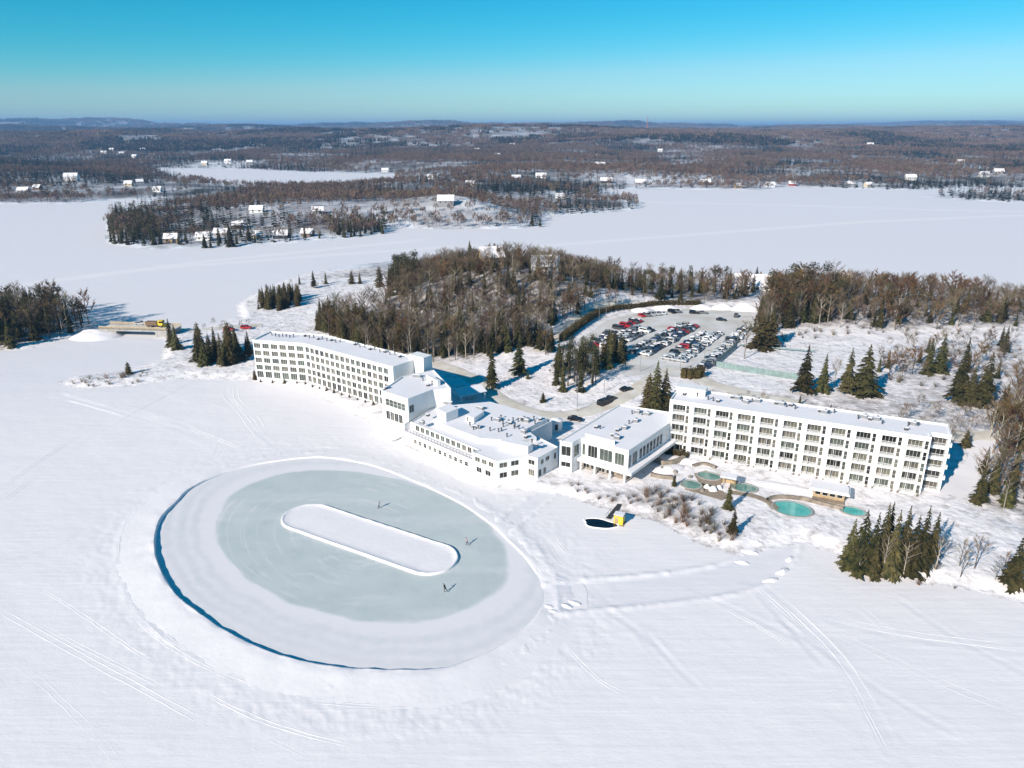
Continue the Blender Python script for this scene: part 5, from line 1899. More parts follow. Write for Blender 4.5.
HOUSES = [
    (72, 181, 26, 14, 9, .2, 'white', 'large white house in a snowy clearing on the far left shore'),
    (24, 193, 18, 10, 5, .1, 'grey', 'grey house at the water on the far left shore'), (38, 190, 14, 9, 5, -.2, 'brown', 'brown house between the large white house and the frame edge'),
    (104, 154, 20, 12, 6, .2, 'white', 'white house at the left of the distant hillside village'), (112, 151, 18, 12, 6, -.1, 'cream', 'cream house in the middle of the distant hillside village'),
    (122, 155, 18, 12, 6, .4, 'grey', 'grey house low in the distant hillside village'), (143, 151, 20, 12, 6, .1, 'white', 'white house at the top of the distant hillside village'),
    (152, 157, 18, 12, 6, .3, 'tan', 'tan house at the right of the distant hillside village'), (135, 158, 18, 12, 6, -.3, 'white', 'white house lowest in the distant hillside village'),
    (129, 186, 14, 10, 5, .1, 'cream', 'cream cottage in the woods behind the spruce point'), (140, 184, 13, 9, 5, .5, 'grey', 'grey cottage beside the cream one behind the spruce point'), (158, 192, 14, 9, 5, 0, 'white', 'white cottage above the channel behind the spruce point'),
    (172, 242, 13, 9, 4.5, .15, 'tan', 'tan cabin with steep roof at the tip of the wooded point'),
    (204, 240, 14, 9, 4, .1, 'white', 'white cottage beside the tan cabin on the point'), (222, 236, 15, 9, 4, -.1, 'grey', 'grey cottage behind the lone shore spruce'), (256, 238, 13, 8, 4, .2, 'cream', 'cream cottage on the open shore of the point'),
    (281, 238, 15, 9, 4, .1, 'dark', 'dark cottage with a wide snowy roof near the shore'), (308, 236, 13, 8, 4, -.2, 'brown', 'brown cottage at the right end of the cottages'), (238, 228, 12, 8, 4, .3, 'brown', 'brown cottage set back among the trees on the point'),
    (257, 213, 16, 9, 4, .1, 'white', 'white house in the upper woods of the point'), (318, 214, 14, 9, 4, .2, 'grey', 'grey house alone in the middle of the point woods'),
    (446, 206, 21, 13, 6, .05, 'grey', 'big grey house with a deep snow roof on the bare bluff'),
    (516, 180, 18, 10, 5, .1, 'grey', 'grey house in the snowy clearing beyond the bluff'), (541, 178, 22, 11, 5, -.1, 'white', 'long white house beyond the bluff'), (470, 186, 15, 9, 5, .2, 'cream', 'cream house in the trees behind the bluff'), (430, 179, 15, 9, 5, 0, 'white', 'white house high behind the bluff'),
    (560, 199, 13, 9, 4, .3, 'white', 'white cottage on the wooded spit'), (600, 168, 24, 12, 8, .1, 'cream', 'tall cream house on the hill above the bay'), (606, 183, 24, 12, 5, 0, 'dark', 'long dark house at the head of the bay'), (598, 157, 14, 10, 5, .3, 'white', 'small white house on the hill behind the cream one'),
    (497, 157, 20, 12, 6, .1, 'white', 'white house high on the centre hillside'), (512, 146, 22, 12, 6, 0, 'grey', 'grey house near the top of the centre hill'), (660, 152, 18, 11, 6, .1, 'white', 'white house on the hillside right of centre'), (477, 151, 18, 11, 6, .4, 'cream', 'cream house on the hillside left of the white one'),
    (640, 185, 22, 12, 5, .1, 'grey', 'grey boathouse with snowy bank at the head of the bay'), (705, 185, 20, 10, 6, 0, 'brown', 'brown house on the far shore with white roof'), (738, 188, 15, 9, 5, .2, 'tan', 'tan cottage on the far shore'),
    (770, 187, 17, 9, 5, .1, 'white', 'white cottage on the far shore below the long hill'), (792, 186, 14, 9, 5, -.2, 'red', 'red cottage on the far shore'), (850, 186, 15, 9, 5, .1, 'grey', 'grey cottage on the far shore left of the isle'), (868, 187, 15, 9, 5, .3, 'cream', 'cream cottage on the far shore left of the isle'),
    (910, 180, 22, 12, 6, 0, 'white', 'white house above the wooded isle'), (984, 177, 22, 12, 6, .2, 'white', 'white house at the far right above the isle'), (998, 174, 20, 12, 6, -.2, 'grey', 'grey house at the far right beside the white one'), (960, 164, 20, 12, 6, .1, 'cream', 'cream house on the hill at far right'), (870, 146, 26, 14, 7, .1, 'white', 'white building on the distant ridge at right'),
    (228, 163, 20, 12, 6, .1, 'white', 'white house on the far shore of the small lake'), (205, 165, 18, 12, 6, -.1, 'cream', 'cream house at the left shore of the small lake'), (250, 164, 18, 12, 6, .2, 'grey', 'grey house on the far shore of the small lake'), (385, 172, 18, 11, 5, .2, 'white', 'white house at the right end of the small lake'),
]
for hs in HOUSES:
    house(hs[0], hs[1], hs[2] * .74, hs[3] * .74, hs[4] * .8, *hs[5:])
house(752, 290, 19, 11, 3.6, -.25, 'white', 'white house with two snowy roofs behind the car park woods', group='houses on the near shore')
house(766, 289, 9, 7, 3.0, 1.2, 'grey', 'grey garage beside the white house behind the woods', False, group='houses on the near shore')
house(838, 286, 13, 9, 3.2, .1, 'white', 'white house mostly hidden in the right-hand woods', group='houses on the near shore')
house(491, 268, 11, 9, 6.5, .3, 'tan', 'tan house on the ridge behind the wooded hill', group='houses on the near shore')
house(545, 272, 13, 9, 4, .1, 'white', 'white roofed house sunk in the trees on the ridge', group='houses on the near shore')

# ------------------------------------------------------------------ trees (unit height, scaled per tree)
def spruce(seed, r0=0.19, levels=19, nb=10, sub=True, top=1.0, low=0.06, power=0.85):
    rd = random.Random(seed)
    c, t = MB(), MB()
    t.tube((0, 0, -0.03), (0, 0, 0.55), 0.016, 0.010, 6, cap=False)
    t.tube((0, 0, 0.55), (0, 0, 0.97), 0.010, 0.002, 5, cap=False)
    for i in range(levels):
        f = i / (levels - 1)
        z = low + (top - 0.03 - low) * f
        rad = r0 * ((1 - f) ** power) * rd.uniform(0.8, 1.15) + 0.012
        k = max(5, int(nb * (1 - 0.45 * f)))
        a0 = rd.random() * 6.28
        for j in range(k):
            a = a0 + 6.283 * j / k + rd.uniform(-0.3, 0.3)
            L = rad * rd.uniform(0.62, 1.22)
            zb = z + rd.uniform(-0.02, 0.02)
            dr = L * rd.uniform(0.15, 0.5)
            ca, sa = math.cos(a), math.sin(a)
            wd = L * rd.uniform(0.16, 0.28) + 0.005

            def q(u, v, dz):
                return (ca * u - sa * v, sa * u + ca * v, zb + dz)
            c.add([q(0.0, 0, 0.012), q(L * 0.55, wd, -dr * 0.45), q(L, 0, -dr), q(L * 0.55, -wd, -dr * 0.45), q(L * 0.5, 0, -dr * 0.15 + 0.012)], [(0, 1, 4), (1, 2, 4), (2, 3, 4), (3, 0, 4)])
            if sub:
                for sg in (-1, 1):
                    u = L * rd.uniform(0.4, 0.75)
                    c.add([q(u, sg * wd * 0.4, -dr * 0.4), q(u + L * 0.3, sg * wd * 1.25, -dr * 0.9 - 0.012), q(u + L * 0.22, sg * wd * 0.2, -dr * 0.8)], [(0, 1, 2)])
    c.add([(0, 0, 1.0), (0.012, 0, 0.93), (-0.006, 0.010, 0.93), (-0.006, -0.010, 0.93)], [(0, 1, 2), (0, 2, 3), (0, 3, 1)])
    return t, c


def pine(seed):
    rd = random.Random(seed)
    c, t = MB(), MB()
    lean = rd.uniform(-0.03, 0.03)
    t.tube((0, 0, -0.03), (lean * 0.5, 0, 0.5), 0.02, 0.014, 6, cap=False)
    t.tube((lean * 0.5, 0, 0.5), (lean, 0, 0.94), 0.014, 0.004, 5, cap=False)
    for i in range(15):
        f = rd.uniform(0.30, 0.97)
        a = rd.random() * 6.28
        d = (0.24 * (1 - f) ** 0.6 + 0.02) * rd.uniform(0.3, 1.1)
        cx, cy, cz = lean * f + d * math.cos(a), d * math.sin(a), f
        t.tube((lean * f, 0, f - 0.03), (cx, cy, cz), 0.006, 0.003, 4, cap=False)
        R_ = rd.uniform(0.055, 0.10)
        for k in range(34):
            v = np.array([rd.gauss(0, 1), rd.gauss(0, 1), rd.gauss(0, 0.55)])
            v *= R_ * rd.uniform(0.5, 1.0) / (np.linalg.norm(v) + 1e-6)
            u = np.array([rd.gauss(0, 1) for _ in range(3)]) * 0.018
            w_ = np.array([rd.gauss(0, 1) for _ in range(3)]) * 0.018
            p = np.array((cx, cy, cz)) + v
            c.add([tuple(p), tuple(p + u + v * 0.25), tuple(p + w_ + v * 0.1)], [(0, 1, 2)])
    return t, c


def bare(seed, limbs=6, twig=9, spread=0.30, tw=0.0052, low=0.28):
    rd = random.Random(seed)
    t, c = MB(), MB()
    bend = (rd.uniform(-.03, .03), rd.uniform(-.03, .03))
    pts = [(0, 0, -0.03), (bend[0], bend[1], 0.35), (bend[0] * 1.6, bend[1] * 1.4, 0.62), (bend[0] * 2, bend[1] * 1.5, 0.9)]
    rr = [0.015, 0.011, 0.007, 0.002]
    for a, b, r0, r1 in zip(pts, pts[1:], rr, rr[1:]):
        t.tube(a, b, r0, r1, 5, cap=False)

    def blade(p, q, w0):
        p, q = np.array(p), np.array(q)
        d = q - p
        s_ = np.cross(d, (rd.gauss(0, 1), rd.gauss(0, 1), rd.gauss(0, 1)))
        s_ /= np.linalg.norm(s_) + 1e-9
        c.add([tuple(p - s_ * w0), tuple(p + s_ * w0), tuple(q)], [(0, 1, 2)])
    for i in range(limbs + 3):
        f = low + (0.80 - low) * (i + rd.random() * 0.6) / (limbs + 3)
        g = np.interp(f, [0, 0.35, 0.62, 0.9], [0, 1, 2, 3])
        k = int(min(2, g))
        base = np.array(pts[k]) * (1 - (g - k)) + np.array(pts[k + 1]) * (g - k)
        a = i * 2.4 + rd.uniform(-.5, .5)
        L = (0.98 - f) * rd.uniform(0.5, 0.8)
        out = spread * rd.uniform(0.55, 1.1) * (1.15 - f)
        tip = base + np.array((math.cos(a) * out, math.sin(a) * out, L * 0.75))
        t.tube(tuple(base), tuple(tip), 0.006, 0.002, 4, cap=False)
        for j in range(5):
            u = rd.uniform(0.25, 1.0)
            b2 = base + (tip - base) * u
            a2 = a + rd.uniform(-1.4, 1.4)
            l2 = rd.uniform(0.08, 0.17)
            t2 = b2 + np.array((math.cos(a2) * l2 * 0.7, math.sin(a2) * l2 * 0.7, l2 * rd.uniform(0.5, 1.0)))
            blade(b2, t2, tw * 0.8)
            for m in range(twig):
                v_ = rd.uniform(0.1, 1.0)
                b3 = b2 + (t2 - b2) * v_
                a3 = a2 + rd.uniform(-1.7, 1.7)
                l3 = rd.uniform(0.04, 0.10)
                blade(b3, b3 + np.array((math.cos(a3) * l3 * 0.75, math.sin(a3) * l3 * 0.75, l3 * rd.uniform(0.2, 1.0))), tw * 0.55)
    return t, c


def hazel(seed, n=26, tw=0.02):
    """bare shrub: stems fanning from the ground"""
    rd = random.Random(seed)
    c = MB()
    for i in range(n):
        a, o_ = rd.random() * 6.28, rd.uniform(0.1, 0.75)
        h_ = rd.uniform(0.5, 1.0)
        b0_ = (rd.gauss(0, .08), rd.gauss(0, .08), -0.05)
        tp = (math.cos(a) * o_, math.sin(a) * o_, h_)
        c.tube(b0_, tp, tw * 0.6, tw * 0.15, 3, cap=False)
        for j in range(5):
            f = rd.uniform(0.35, 1)
            p = np.array(b0_) * (1 - f) + np.array(tp) * f
            q = p + np.array([rd.gauss(0, .16), rd.gauss(0, .16), rd.uniform(.05, .28)])
            s_ = np.array([rd.gauss(0, 1), rd.gauss(0, 1), 0]) * tw * 0.35
            c.add([tuple(p - s_), tuple(p + s_), tuple(q)], [(0, 1, 2)])
    return c


def pack(tc_, trunk, crown):
    return tc_[0].mesh('trunk', trunk), tc_[1].mesh('crown', crown)


SPRUCE = [pack(spruce(i, r0=(0.16, 0.20, 0.24, 0.18, 0.26, 0.21)[i], levels=(25, 22, 22, 23, 21, 22)[i], nb=11, low=(.06, .12, .05, .16, .08, .10)[i]), 'bark', 'needles') for i in range(6)]
CEDAR = [pack(spruce(20 + i, r0=0.24, levels=17, nb=12, power=0.5, low=0.04), 'bark', 'hedge') for i in range(2)]
PINE = [pack(pine(40 + i), 'bark', 'pine_needles') for i in range(3)]
BARE = [pack(bare(60 + i, spread=(0.22, 0.30, 0.36, 0.26, 0.32)[i]), ('pale_bark', 'bark', 'pale_bark', 'bark', 'pale_bark')[i], 'twigs') for i in range(5)]
RUSSET = [pack(bare(80 + i, twig=14, spread=0.28, tw=0.010, low=0.15), 'bark', 'russet') for i in range(2)]
BUSH = [hazel(90 + i).mesh('bush', ('twigs', 'russet', 'twigs')[i]) for i in range(3)]
NAMES = {'spruce': 'spruce_tree', 'pine': 'pine_tree', 'bare': 'bare_tree', 'russet': 'russet_tree', 'cedar': 'cedar_tree'}
BANK = {'spruce': SPRUCE, 'pine': PINE, 'bare': BARE, 'russet': RUSSET, 'cedar': CEDAR}
HALF = {'spruce': .2, 'pine': .22, 'bare': .28, 'russet': .28, 'cedar': .24}


def tree(x, y, z, h, kind, label, group=None, wide=1.0, v=None):
    me = BANK[kind][random.randrange(len(BANK[kind])) if v is None else v]
    o = empty(NAMES[kind], (x, y, z - 0.1), label, 'tree', group, random.random() * 6.28, (h * wide, h * wide, h))
    link('trunk', me[0], o)
    link('crown', me[1], o)


# single trees one can name: (base x, base y, top y, kind, width, label)
ONES = [
    (728, 509, 482, 'spruce', 1.2, 'spruce beside the pool path, the farther of the pair'), (732.5, 535, 508, 'spruce', 1.15, 'spruce standing lowest on the shore before the hot pools'),
    (674, 487, 473, 'spruce', 1.2, 'small spruce at the edge of the shaded green pool'),
    (492, 389, 346, 'spruce', 1.0, 'tall narrow spruce on the lawn behind the lobby block'), (519, 375, 336, 'spruce', 1.2, 'broad dark spruce on the lawn beside the tall narrow one'),
    (543, 402, 391, 'spruce', 1.5, 'tiny spruce alone on the open snow of the lawn'), (528, 379, 372, 'spruce', 1.6, 'very small snowy spruce in the shadow on the lawn'),
    (655, 413, 360, 'spruce', 1.25, 'large spruce rising behind the pavilion roof'), (664, 410, 368, 'spruce', 1.2, 'spruce squeezed against the end of the balcony hotel'), (648, 410, 372, 'cedar', 1.1, 'brownish conifer behind the pavilion, left of the large spruce'),
    (803, 393, 344, 'spruce', 1.2, 'big spruce at the left end of the row behind the hotel'), (822, 392, 352, 'spruce', .8, 'slim spruce second in the row behind the hotel'), (834, 388, 355, 'bare', .8, 'thin bare tree between the spruces behind the hotel'),
    (846, 394, 347, 'spruce', 1.1, 'spruce third in the row behind the hotel'), (863, 395, 343, 'spruce', 1.25, 'broad spruce at the right end of the row behind the hotel'),
    (912, 374, 342, 'russet', 1.0, 'russet tree left of the two dark spruces'), (927, 374, 338, 'spruce', 1.2, 'dark spruce beside the russet tree beyond the lane'), (939, 372, 333, 'spruce', 1.1, 'dark spruce standing farthest in the pair beyond the lane'),
    (957, 402, 337, 'spruce', .85, 'tallest narrow spruce beyond the far corner of the hotel'), (968, 406, 365, 'spruce', 1.1, 'short spruce between the two tall ones beyond the hotel'), (982, 406, 352, 'spruce', 1.15, 'broad tall spruce at the right beyond the hotel'),
    (965, 447, 428, 'spruce', 1.5, 'small dark spruce in the hotel shadow at its far end'), (1012, 586, 533, 'spruce', 1.0, 'spruce at the right frame edge on the near shore'), (995, 580, 560, 'bare', 1.2, 'small bare tree left of the edge spruce on the near shore'),
    (741, 295, 281, 'spruce', 1.1, 'small spruce left of the white house behind the woods'), (756, 281, 266, 'spruce', 1.3, 'spruce directly behind the white house roof'),
    (470, 269, 240, 'spruce', 1.3, 'dark pointed spruce on the crest above all the woods'), (415, 280, 250, 'pine', 1.2, 'tall pine at the left shoulder of the wooded hill'),
    (380, 287, 265, 'cedar', 1.2, 'round brown conifer on the small cape'), (352, 284, 270, 'cedar', 1.3, 'dark rounded conifer on the small cape'), (326, 284, 271, 'spruce', 1.1, 'small spruce on the small cape, left of the rounded one'), (360, 284, 271, 'spruce', .9, 'thin spruce right of the dark rounded conifer on the cape'),
    (314, 288, 270, 'spruce', 1.2, 'spruce on the cape above the dark clump'), (129, 374, 361, 'cedar', 1.3, 'small dark cedar alone on the snowy spit'), (255, 379, 369, 'cedar', 1.2, 'dark rounded cedar at the corner of the bent wing'),
    (744, 359, 318, 'bare', 1.0, 'pale bare birch before the dark cedars by the car park'), (761, 348, 313, 'cedar', 1.6, 'wide dark cedar at the corner of the car park'), (769, 347, 309, 'cedar', 1.3, 'taller dark cedar behind the birch by the car park'),
    (231, 247, 221, 'spruce', .9, 'lone dark spruce on the cottage shore'), (205, 248, 232, 'spruce', 1.0, 'spruce before the white cottage on the point'), (249, 240, 222, 'spruce', 1.0, 'spruce beside the cream cottage on the point'), (211, 248, 238, 'spruce', 1.2, 'short spruce at the water before the cottages'),
    (532, 226, 208, 'spruce', .9, 'spruce on the low tip right of the bluff'), (540, 227, 217, 'spruce', 1.2, 'small dark spruce lowest on the tip right of the bluff'),
    (948, 448, 422, 'bare', 1.2, 'bare shrubby tree at the far corner of the balcony hotel'), (738, 468, 457, 'bare', 1.5, 'small frosted bare tree against the balcony hotel front'),
]
for px, py, ty, wd_ in ((848, 567, 518, 1.0), (858, 571, 508, .85), (869, 573, 512, .8), (878, 568, 502, .85), (889, 574, 509, .8), (899, 569, 505, .8), (909, 573, 514, .85), (918, 568, 505, .8), (929, 564, 511, .85), (884, 558, 501, .8), (872, 577, 538, .9)):
    ONES.append((px, py, ty, 'spruce', wd_, 'dark spruce in the clump on the near shore before the hotel'))
for px, py, ty in ((882, 577, 530), (903, 577, 536), (935, 570, 532), (858, 575, 545)):
    ONES.append((px, py, ty, 'bare', 1.0, 'pale bare birch in front of the near shore spruces'))
placed = []
for px, py, ty, kind, wide, lab in ONES:
    x, y, z = hit(px, py)
    h = height_for(x, y, z, ty)
    tree(x, y, z, h, kind, lab, None, wide)
    placed.append((x, y))

# groves of trees nothing tells apart: candidates by area, the largest in view become trees of their own
CAND = []           # x, y, h, kind, label, group


def grove(pts, spacing, mix, hr, label, group, px=True, clump=0.0, wide=1.0):
    P = [hit(*p)[:2] for p in pts] if px is True else (W(pts, 2) if px is False else px)
    A = np.array(P)
    gx_, gy_ = np.meshgrid(np.arange(A[:, 0].min(), A[:, 0].max() + spacing, spacing), np.arange(A[:, 1].min(), A[:, 1].max() + spacing, spacing))
    gx_ = gx_.ravel() + rng.uniform(-.45, .45, gx_.size) * spacing
    gy_ = gy_.ravel() + rng.uniform(-.45, .45, gy_.size) * spacing
    ok = inside(gx_, gy_, P) & (look(GSD, gx_, gy_) > 0.5)
    kinds, wts = list(mix), np.array([mix[k] for k in mix], float)
    wts /= wts.sum()
    for x, y in zip(gx_[ok], gy_[ok]):
        if any((x - a) ** 2 + (y - b) ** 2 < 4 for a, b in placed):
            continue
        k = kinds[rng.choice(len(kinds), p=wts)]
        word = {'spruce': 'dark spruce', 'pine': 'dark pine', 'bare': 'bare brown tree', 'russet': 'russet leaved tree', 'cedar': 'brownish cedar'}[k]
        CAND.append((x, y, rng.uniform(*hr) * (0.85 if k == 'spruce' and hr[1] > 12 else 1.0), k, f'{word} {label}', f'{k} {group}', wide))


H1 = FOREST['hill']
grove(None, 3.6, {'bare': 11, 'russet': 1.0, 'spruce': 2.3}, (7.5, 14.5), 'on the wooded hill behind the bent wing', 'trees on the wooded hill', px=H1)
grove([(318, 331), (360, 347), (415, 357), (440, 356), (400, 340), (360, 328), (320, 318)], 3.5, {'spruce': 7, 'cedar': 2, 'russet': 1, 'bare': 1}, (9, 15.5), 'in the front row right behind the bent wing', 'trees right behind the wing')
grove([(440, 357), (480, 358), (505, 352), (530, 346), (520, 330), (470, 338), (440, 345)], 5.0, {'spruce': 5, 'bare': 3, 'russet': 1}, (10, 16), 'at the foot of the wooded hill by the lawn', 'trees at the foot of the hill')
grove([(560, 332), (580, 322), (598, 312), (640, 304), (640, 300), (590, 300), (560, 318)], 4.2, {'bare': 6, 'russet': 2, 'spruce': 1}, (7, 12), 'beside the woodland road above the car park', 'trees above the woodland road')
grove([(535, 346), (545, 356), (556, 350), (552, 338)], 4.0, {'spruce': 3, 'russet': 2}, (9, 13), 'between the lawn and the woodland road', 'trees by the woodland road')
grove([(392, 292), (412, 292), (425, 280), (400, 274), (388, 280)], 4.0, {'pine': 3, 'spruce': 3}, (11, 16), 'at the lake end of the wooded hill', 'trees at the lake end')
grove(None, 4.6, {'bare': 7, 'spruce': 3, 'russet': 1, 'pine': 1}, (6, 15), 'in the belt of woods behind the car park', 'trees behind the car park', px=FOREST['strip'])
grove(None, 4.1, {'bare': 8, 'russet': 4, 'spruce': 3}, (5.5, 15), 'in the woods behind the tennis court', 'trees behind the court', px=FOREST['right'])
grove([(768, 305), (830, 300), (850, 320), (790, 328), (762, 330)], 4.5, {'russet': 3, 'spruce': 2, 'bare': 3, 'pine': 2}, (13, 21), 'in the tall clump above the car park corner', 'tall clump above the car park')
grove([(553, 392), (570, 392), (594, 392), (603, 389), (600, 368), (585, 360), (565, 362), (552, 372)], 4.2, {'pine': 5, 'spruce': 4}, (10, 15), 'in the grove between the drive and the car park', 'grove by the drive')
grove([(604, 372), (622, 366), (628, 360), (614, 352), (600, 358)], 4.0, {'spruce': 3, 'cedar': 2}, (8, 12), 'hiding the near left corner of the car park', 'conifers at the car park corner')
grove([(862, 576), (900, 578), (930, 574), (935, 566), (870, 570)], 5.0, {'bare': 1}, (6, 9), 'fringing the spruce clump on the near shore', 'fringe of the near clump')
grove([(945, 574), (976, 588), (985, 575), (950, 555)], 3.6, {'bare': 1}, (6, 9), 'right of the near shore spruce clump', 'bare trees right of the clump')
grove([(985, 590), (1024, 600), (1040, 580), (1000, 572)], 4.5, {'bare': 3, 'spruce': 1}, (5, 8), 'near the edge spruce on the near shore', 'trees by the edge spruce')
grove([(168, 358), (182, 355), (182, 343), (168, 345)], 4.5, {'spruce': 1}, (8, 12), 'just past the bridge', 'spruces past the bridge')
grove([(198, 370), (215, 370), (248, 366), (250, 350), (215, 350), (198, 355)], 4.6, {'spruce': 5, 'cedar': 2}, (11, 15), 'left of the bent wing', 'conifers left of the wing')
grove([(195, 338), (250, 334), (255, 328), (200, 330)], 6.0, {'bare': 3, 'russet': 2}, (4, 7), 'along the road beyond the bridge', 'trees on the bridge road')
grove([(260, 309), (285, 311), (302, 305), (300, 297), (275, 298), (260, 302)], 3.6, {'cedar': 3, 'spruce': 4}, (7, 10), 'in the dark clump on the small cape', 'clump on the cape')
grove([(240, 312), (262, 314), (300, 292), (380, 292), (300, 284), (262, 297)], 9.0, {'bare': 3, 'spruce': 1}, (3, 6), 'scattered low over the small cape', 'scattered trees on the cape')
grove(None, 4.4, {'pine': 3, 'spruce': 4, 'bare': 3, 'russet': 2}, (10, 18), 'on the wooded left bank', 'trees on the left bank', px=FOREST['left'])
grove([(960, 500), (1024, 520), (1050, 470), (1050, 400), (1010, 395), (990, 430), (985, 470)], 3.8, {'bare': 7, 'spruce': 3, 'russet': 2}, (8, 14), 'in the wood along the right edge beside the snowy lane', 'wood beside the lane')
grove([(870, 380), (960, 385), (1024, 395), (1040, 370), (1000, 345), (940, 350), (885, 350)], 5.6, {'bare': 6, 'russet': 1, 'spruce': 1}, (5, 11), 'on the snowy slope beyond the drive', 'trees on the snowy slope')
grove([(720, 395), (800, 413), (880, 432), (950, 446), (955, 438), (880, 424), (800, 405), (725, 388)], 6.0, {'bare': 2, 'spruce': 1}, (2.0, 4.0), 'planted along the drive behind the balcony hotel', 'small trees along the drive')
grove([(880, 428), (960, 446), (990, 436), (985, 420), (900, 412)], 4.6, {'bare': 1}, (5, 8), 'thicket between the drive and the hotel end', 'thicket by the drive')
grove([(108, 244), (140, 248), (165, 245), (168, 232), (140, 215), (112, 214)], 7.0, {'spruce': 5, 'pine': 2, 'bare': 2}, (9, 16), 'at the dark tip of the wooded point', 'trees at the tip of the point')
grove([(330, 241), (350, 239), (384, 234), (385, 226), (350, 226), (330, 230)], 6.5, {'spruce': 5, 'pine': 2, 'bare': 1}, (9, 15), 'at the dark right end of the wooded point', 'trees at the right end of the point')
grove([(170, 247), (240, 246), (325, 242), (325, 234), (240, 236), (170, 236)], 9.0, {'spruce': 3, 'bare': 4, 'pine': 1}, (7, 14), 'among the cottages on the point', 'trees among the cottages')


def sizek(c):
    return c[2] / math.hypot(c[0], c[1])


# count of each kind in view: three hundred at most as trees of their own, the rest with the far woods
rest = {'con': [], 'dec': []}
used = {k: sum(1 for o in ONES if o[3] == k) for k in NAMES}
for c in sorted(CAND, key=sizek, reverse=True):
    x, y = c[0], c[1]
    z = zat(x, y)
    k = c[3]
    if used[k] < 252 and abs(PX(x, y, z)[0] - 512) < 570:
        used[k] += 1
        tree(x, y, z, c[2], k, c[4], c[5], random.uniform(0.85, 1.15))
    else:
        rest['con' if k in ('spruce', 'pine', 'cedar') else 'dec'].append((x, y, z - 0.1, c[2], {'spruce': 0, 'pine': 1, 'cedar': 2, 'bare': 0, 'russet': 1}[k]))

# hedges
for nm_, pts, hgt, wd, lab in (('clipped_hedge', [(562, 341), (575, 331), (590, 320), (598, 315)], 3.2, 3.0, 'long brown hedge between woodland road and car park'), ('clipped_hedge', [(684, 378), (695, 379), (703, 376)], 4.0, 3.0, 'short clipped hedge at the car park entrance'), ('clipped_hedge', [(600, 314), (625, 309), (660, 305), (700, 305)], 2.4, 2.4, 'thin green hedge along the back of the car park')):
    L = spline([hit(*p)[:2] for p in pts], 0.35)
    m_ = MB()
    for x, y in L:
        z = zat(x, y)
        for k in range(16):
            p = np.array((x + random.uniform(-1, 1) * wd / 2, y + random.uniform(-1, 1) * wd / 2, z + hgt * random.random() ** 0.7))
            u, v = np.array([random.gauss(0, .34) for _ in range(3)]), np.array([random.gauss(0, .34) for _ in range(3)])
            m_.add([tuple(p), tuple(p + u), tuple(p + v)], [(0, 1, 2)])
    core = []
    for x, y in L[::6]:
        z = zat(x, y)
        m_.box((x, y, z + hgt * 0.42), (wd * 0.62, wd * 0.62, hgt * 0.84), random.random())
    tag(m_.build(nm_, 'hedge', None), lab, 'hedge')

# bare shrubs
def bushes(pts, spacing, hr, label, group):
    P = [hit(*p)[:2] for p in pts]
    A = np.array(P)
    for x in np.arange(A[:, 0].min(), A[:, 0].max(), spacing):
        for y in np.arange(A[:, 1].min(), A[:, 1].max(), spacing):
            a, b = x + random.uniform(-.5, .5) * spacing, y + random.uniform(-.5, .5) * spacing
            if bool(inside(np.array([a]), np.array([b]), P)[0]):
                h = random.uniform(*hr)
                tag(link('bare_shrub', random.choice(BUSH), None, (a, b, zat(a, b)), random.random() * 6, (h * 1.1, h * 1.1, h)), label, 'shrub', group)


bushes([(645, 488), (690, 497), (722, 520), (735, 548), (722, 548), (690, 530), (655, 515), (640, 500)], 2.1, (1.3, 2.6), 'bare brown shrub on the bank between the hot pools and the ice', 'shrubs below the hot pools')
bushes([(562, 488), (600, 500), (640, 507), (640, 498), (600, 490), (566, 482)], 2.6, (0.9, 1.7), 'bare brown shrub on the bank before the pavilion', 'shrubs before the pavilion')
bushes([(60, 385), (85, 388), (135, 384), (160, 378), (155, 372), (120, 374), (75, 380)], 3.6, (1.0, 2.4), 'bare shrub on the snowy spit by the bridge', 'shrubs on the spit')
bushes([(835, 575), (862, 582), (905, 586), (960, 592), (962, 586), (870, 575), (838, 566)], 3.0, (0.8, 1.6), 'bare brown shrub at the water edge below the spruce clump', 'shrubs below the clump')
bushes([(700, 395), (760, 408), (860, 428), (930, 443), (930, 438), (860, 420), (760, 400), (705, 388)], 3.4, (1.0, 2.2), 'bare shrub behind the balcony hotel roof', 'shrubs behind the hotel')
bushes([(750, 470), (750, 476), (760, 474)], 2.0, (1, 1.5), 'frosted shrub on the lawn before the hotel', 'shrubs on the lawn')
bushes([(905, 575), (935, 575), (945, 560), (920, 555)], 3.0, (1.2, 2.2), 'bare shrub in the shade right of the clump', 'shrubs right of the clump')
bushes([(870, 385), (950, 392), (1020, 402), (1020, 350), (940, 346), (880, 356)], 7.5, (1.5, 3.2), 'bare brown shrub on the snowy slope beyond the drive', 'shrubs on the slope')
bushes([(760, 345), (850, 335), (960, 338), (1020, 334), (1020, 328), (850, 328), (775, 335)], 6.5, (1.4, 3.0), 'bare brown shrub along the front of the right-hand woods', 'shrubs before the woods')
EV = spruce(77, r0=0.5, levels=9, nb=11, power=0.45, low=0.05)[1].mesh('evergreen', 'hedge')
for i in range(14):
    if i < 4:
        q = lerp(A_, B_, 0.15 + 0.24 * i)
    else:
        q = lerp(B_, C_, 0.02 + 0.088 * (i - 4))
    q = np.array(q) + np.array((-0.55, -0.83)) * 1.8
    h = random.uniform(0.9, 1.8)
    tag(link('evergreen_shrub', EV, None, (q[0], q[1], zat(*q)), i, (h * .9, h * .9, h)), 'dark evergreen shrub at the foot of the bent wing', 'shrub', 'shrubs along the bent wing')
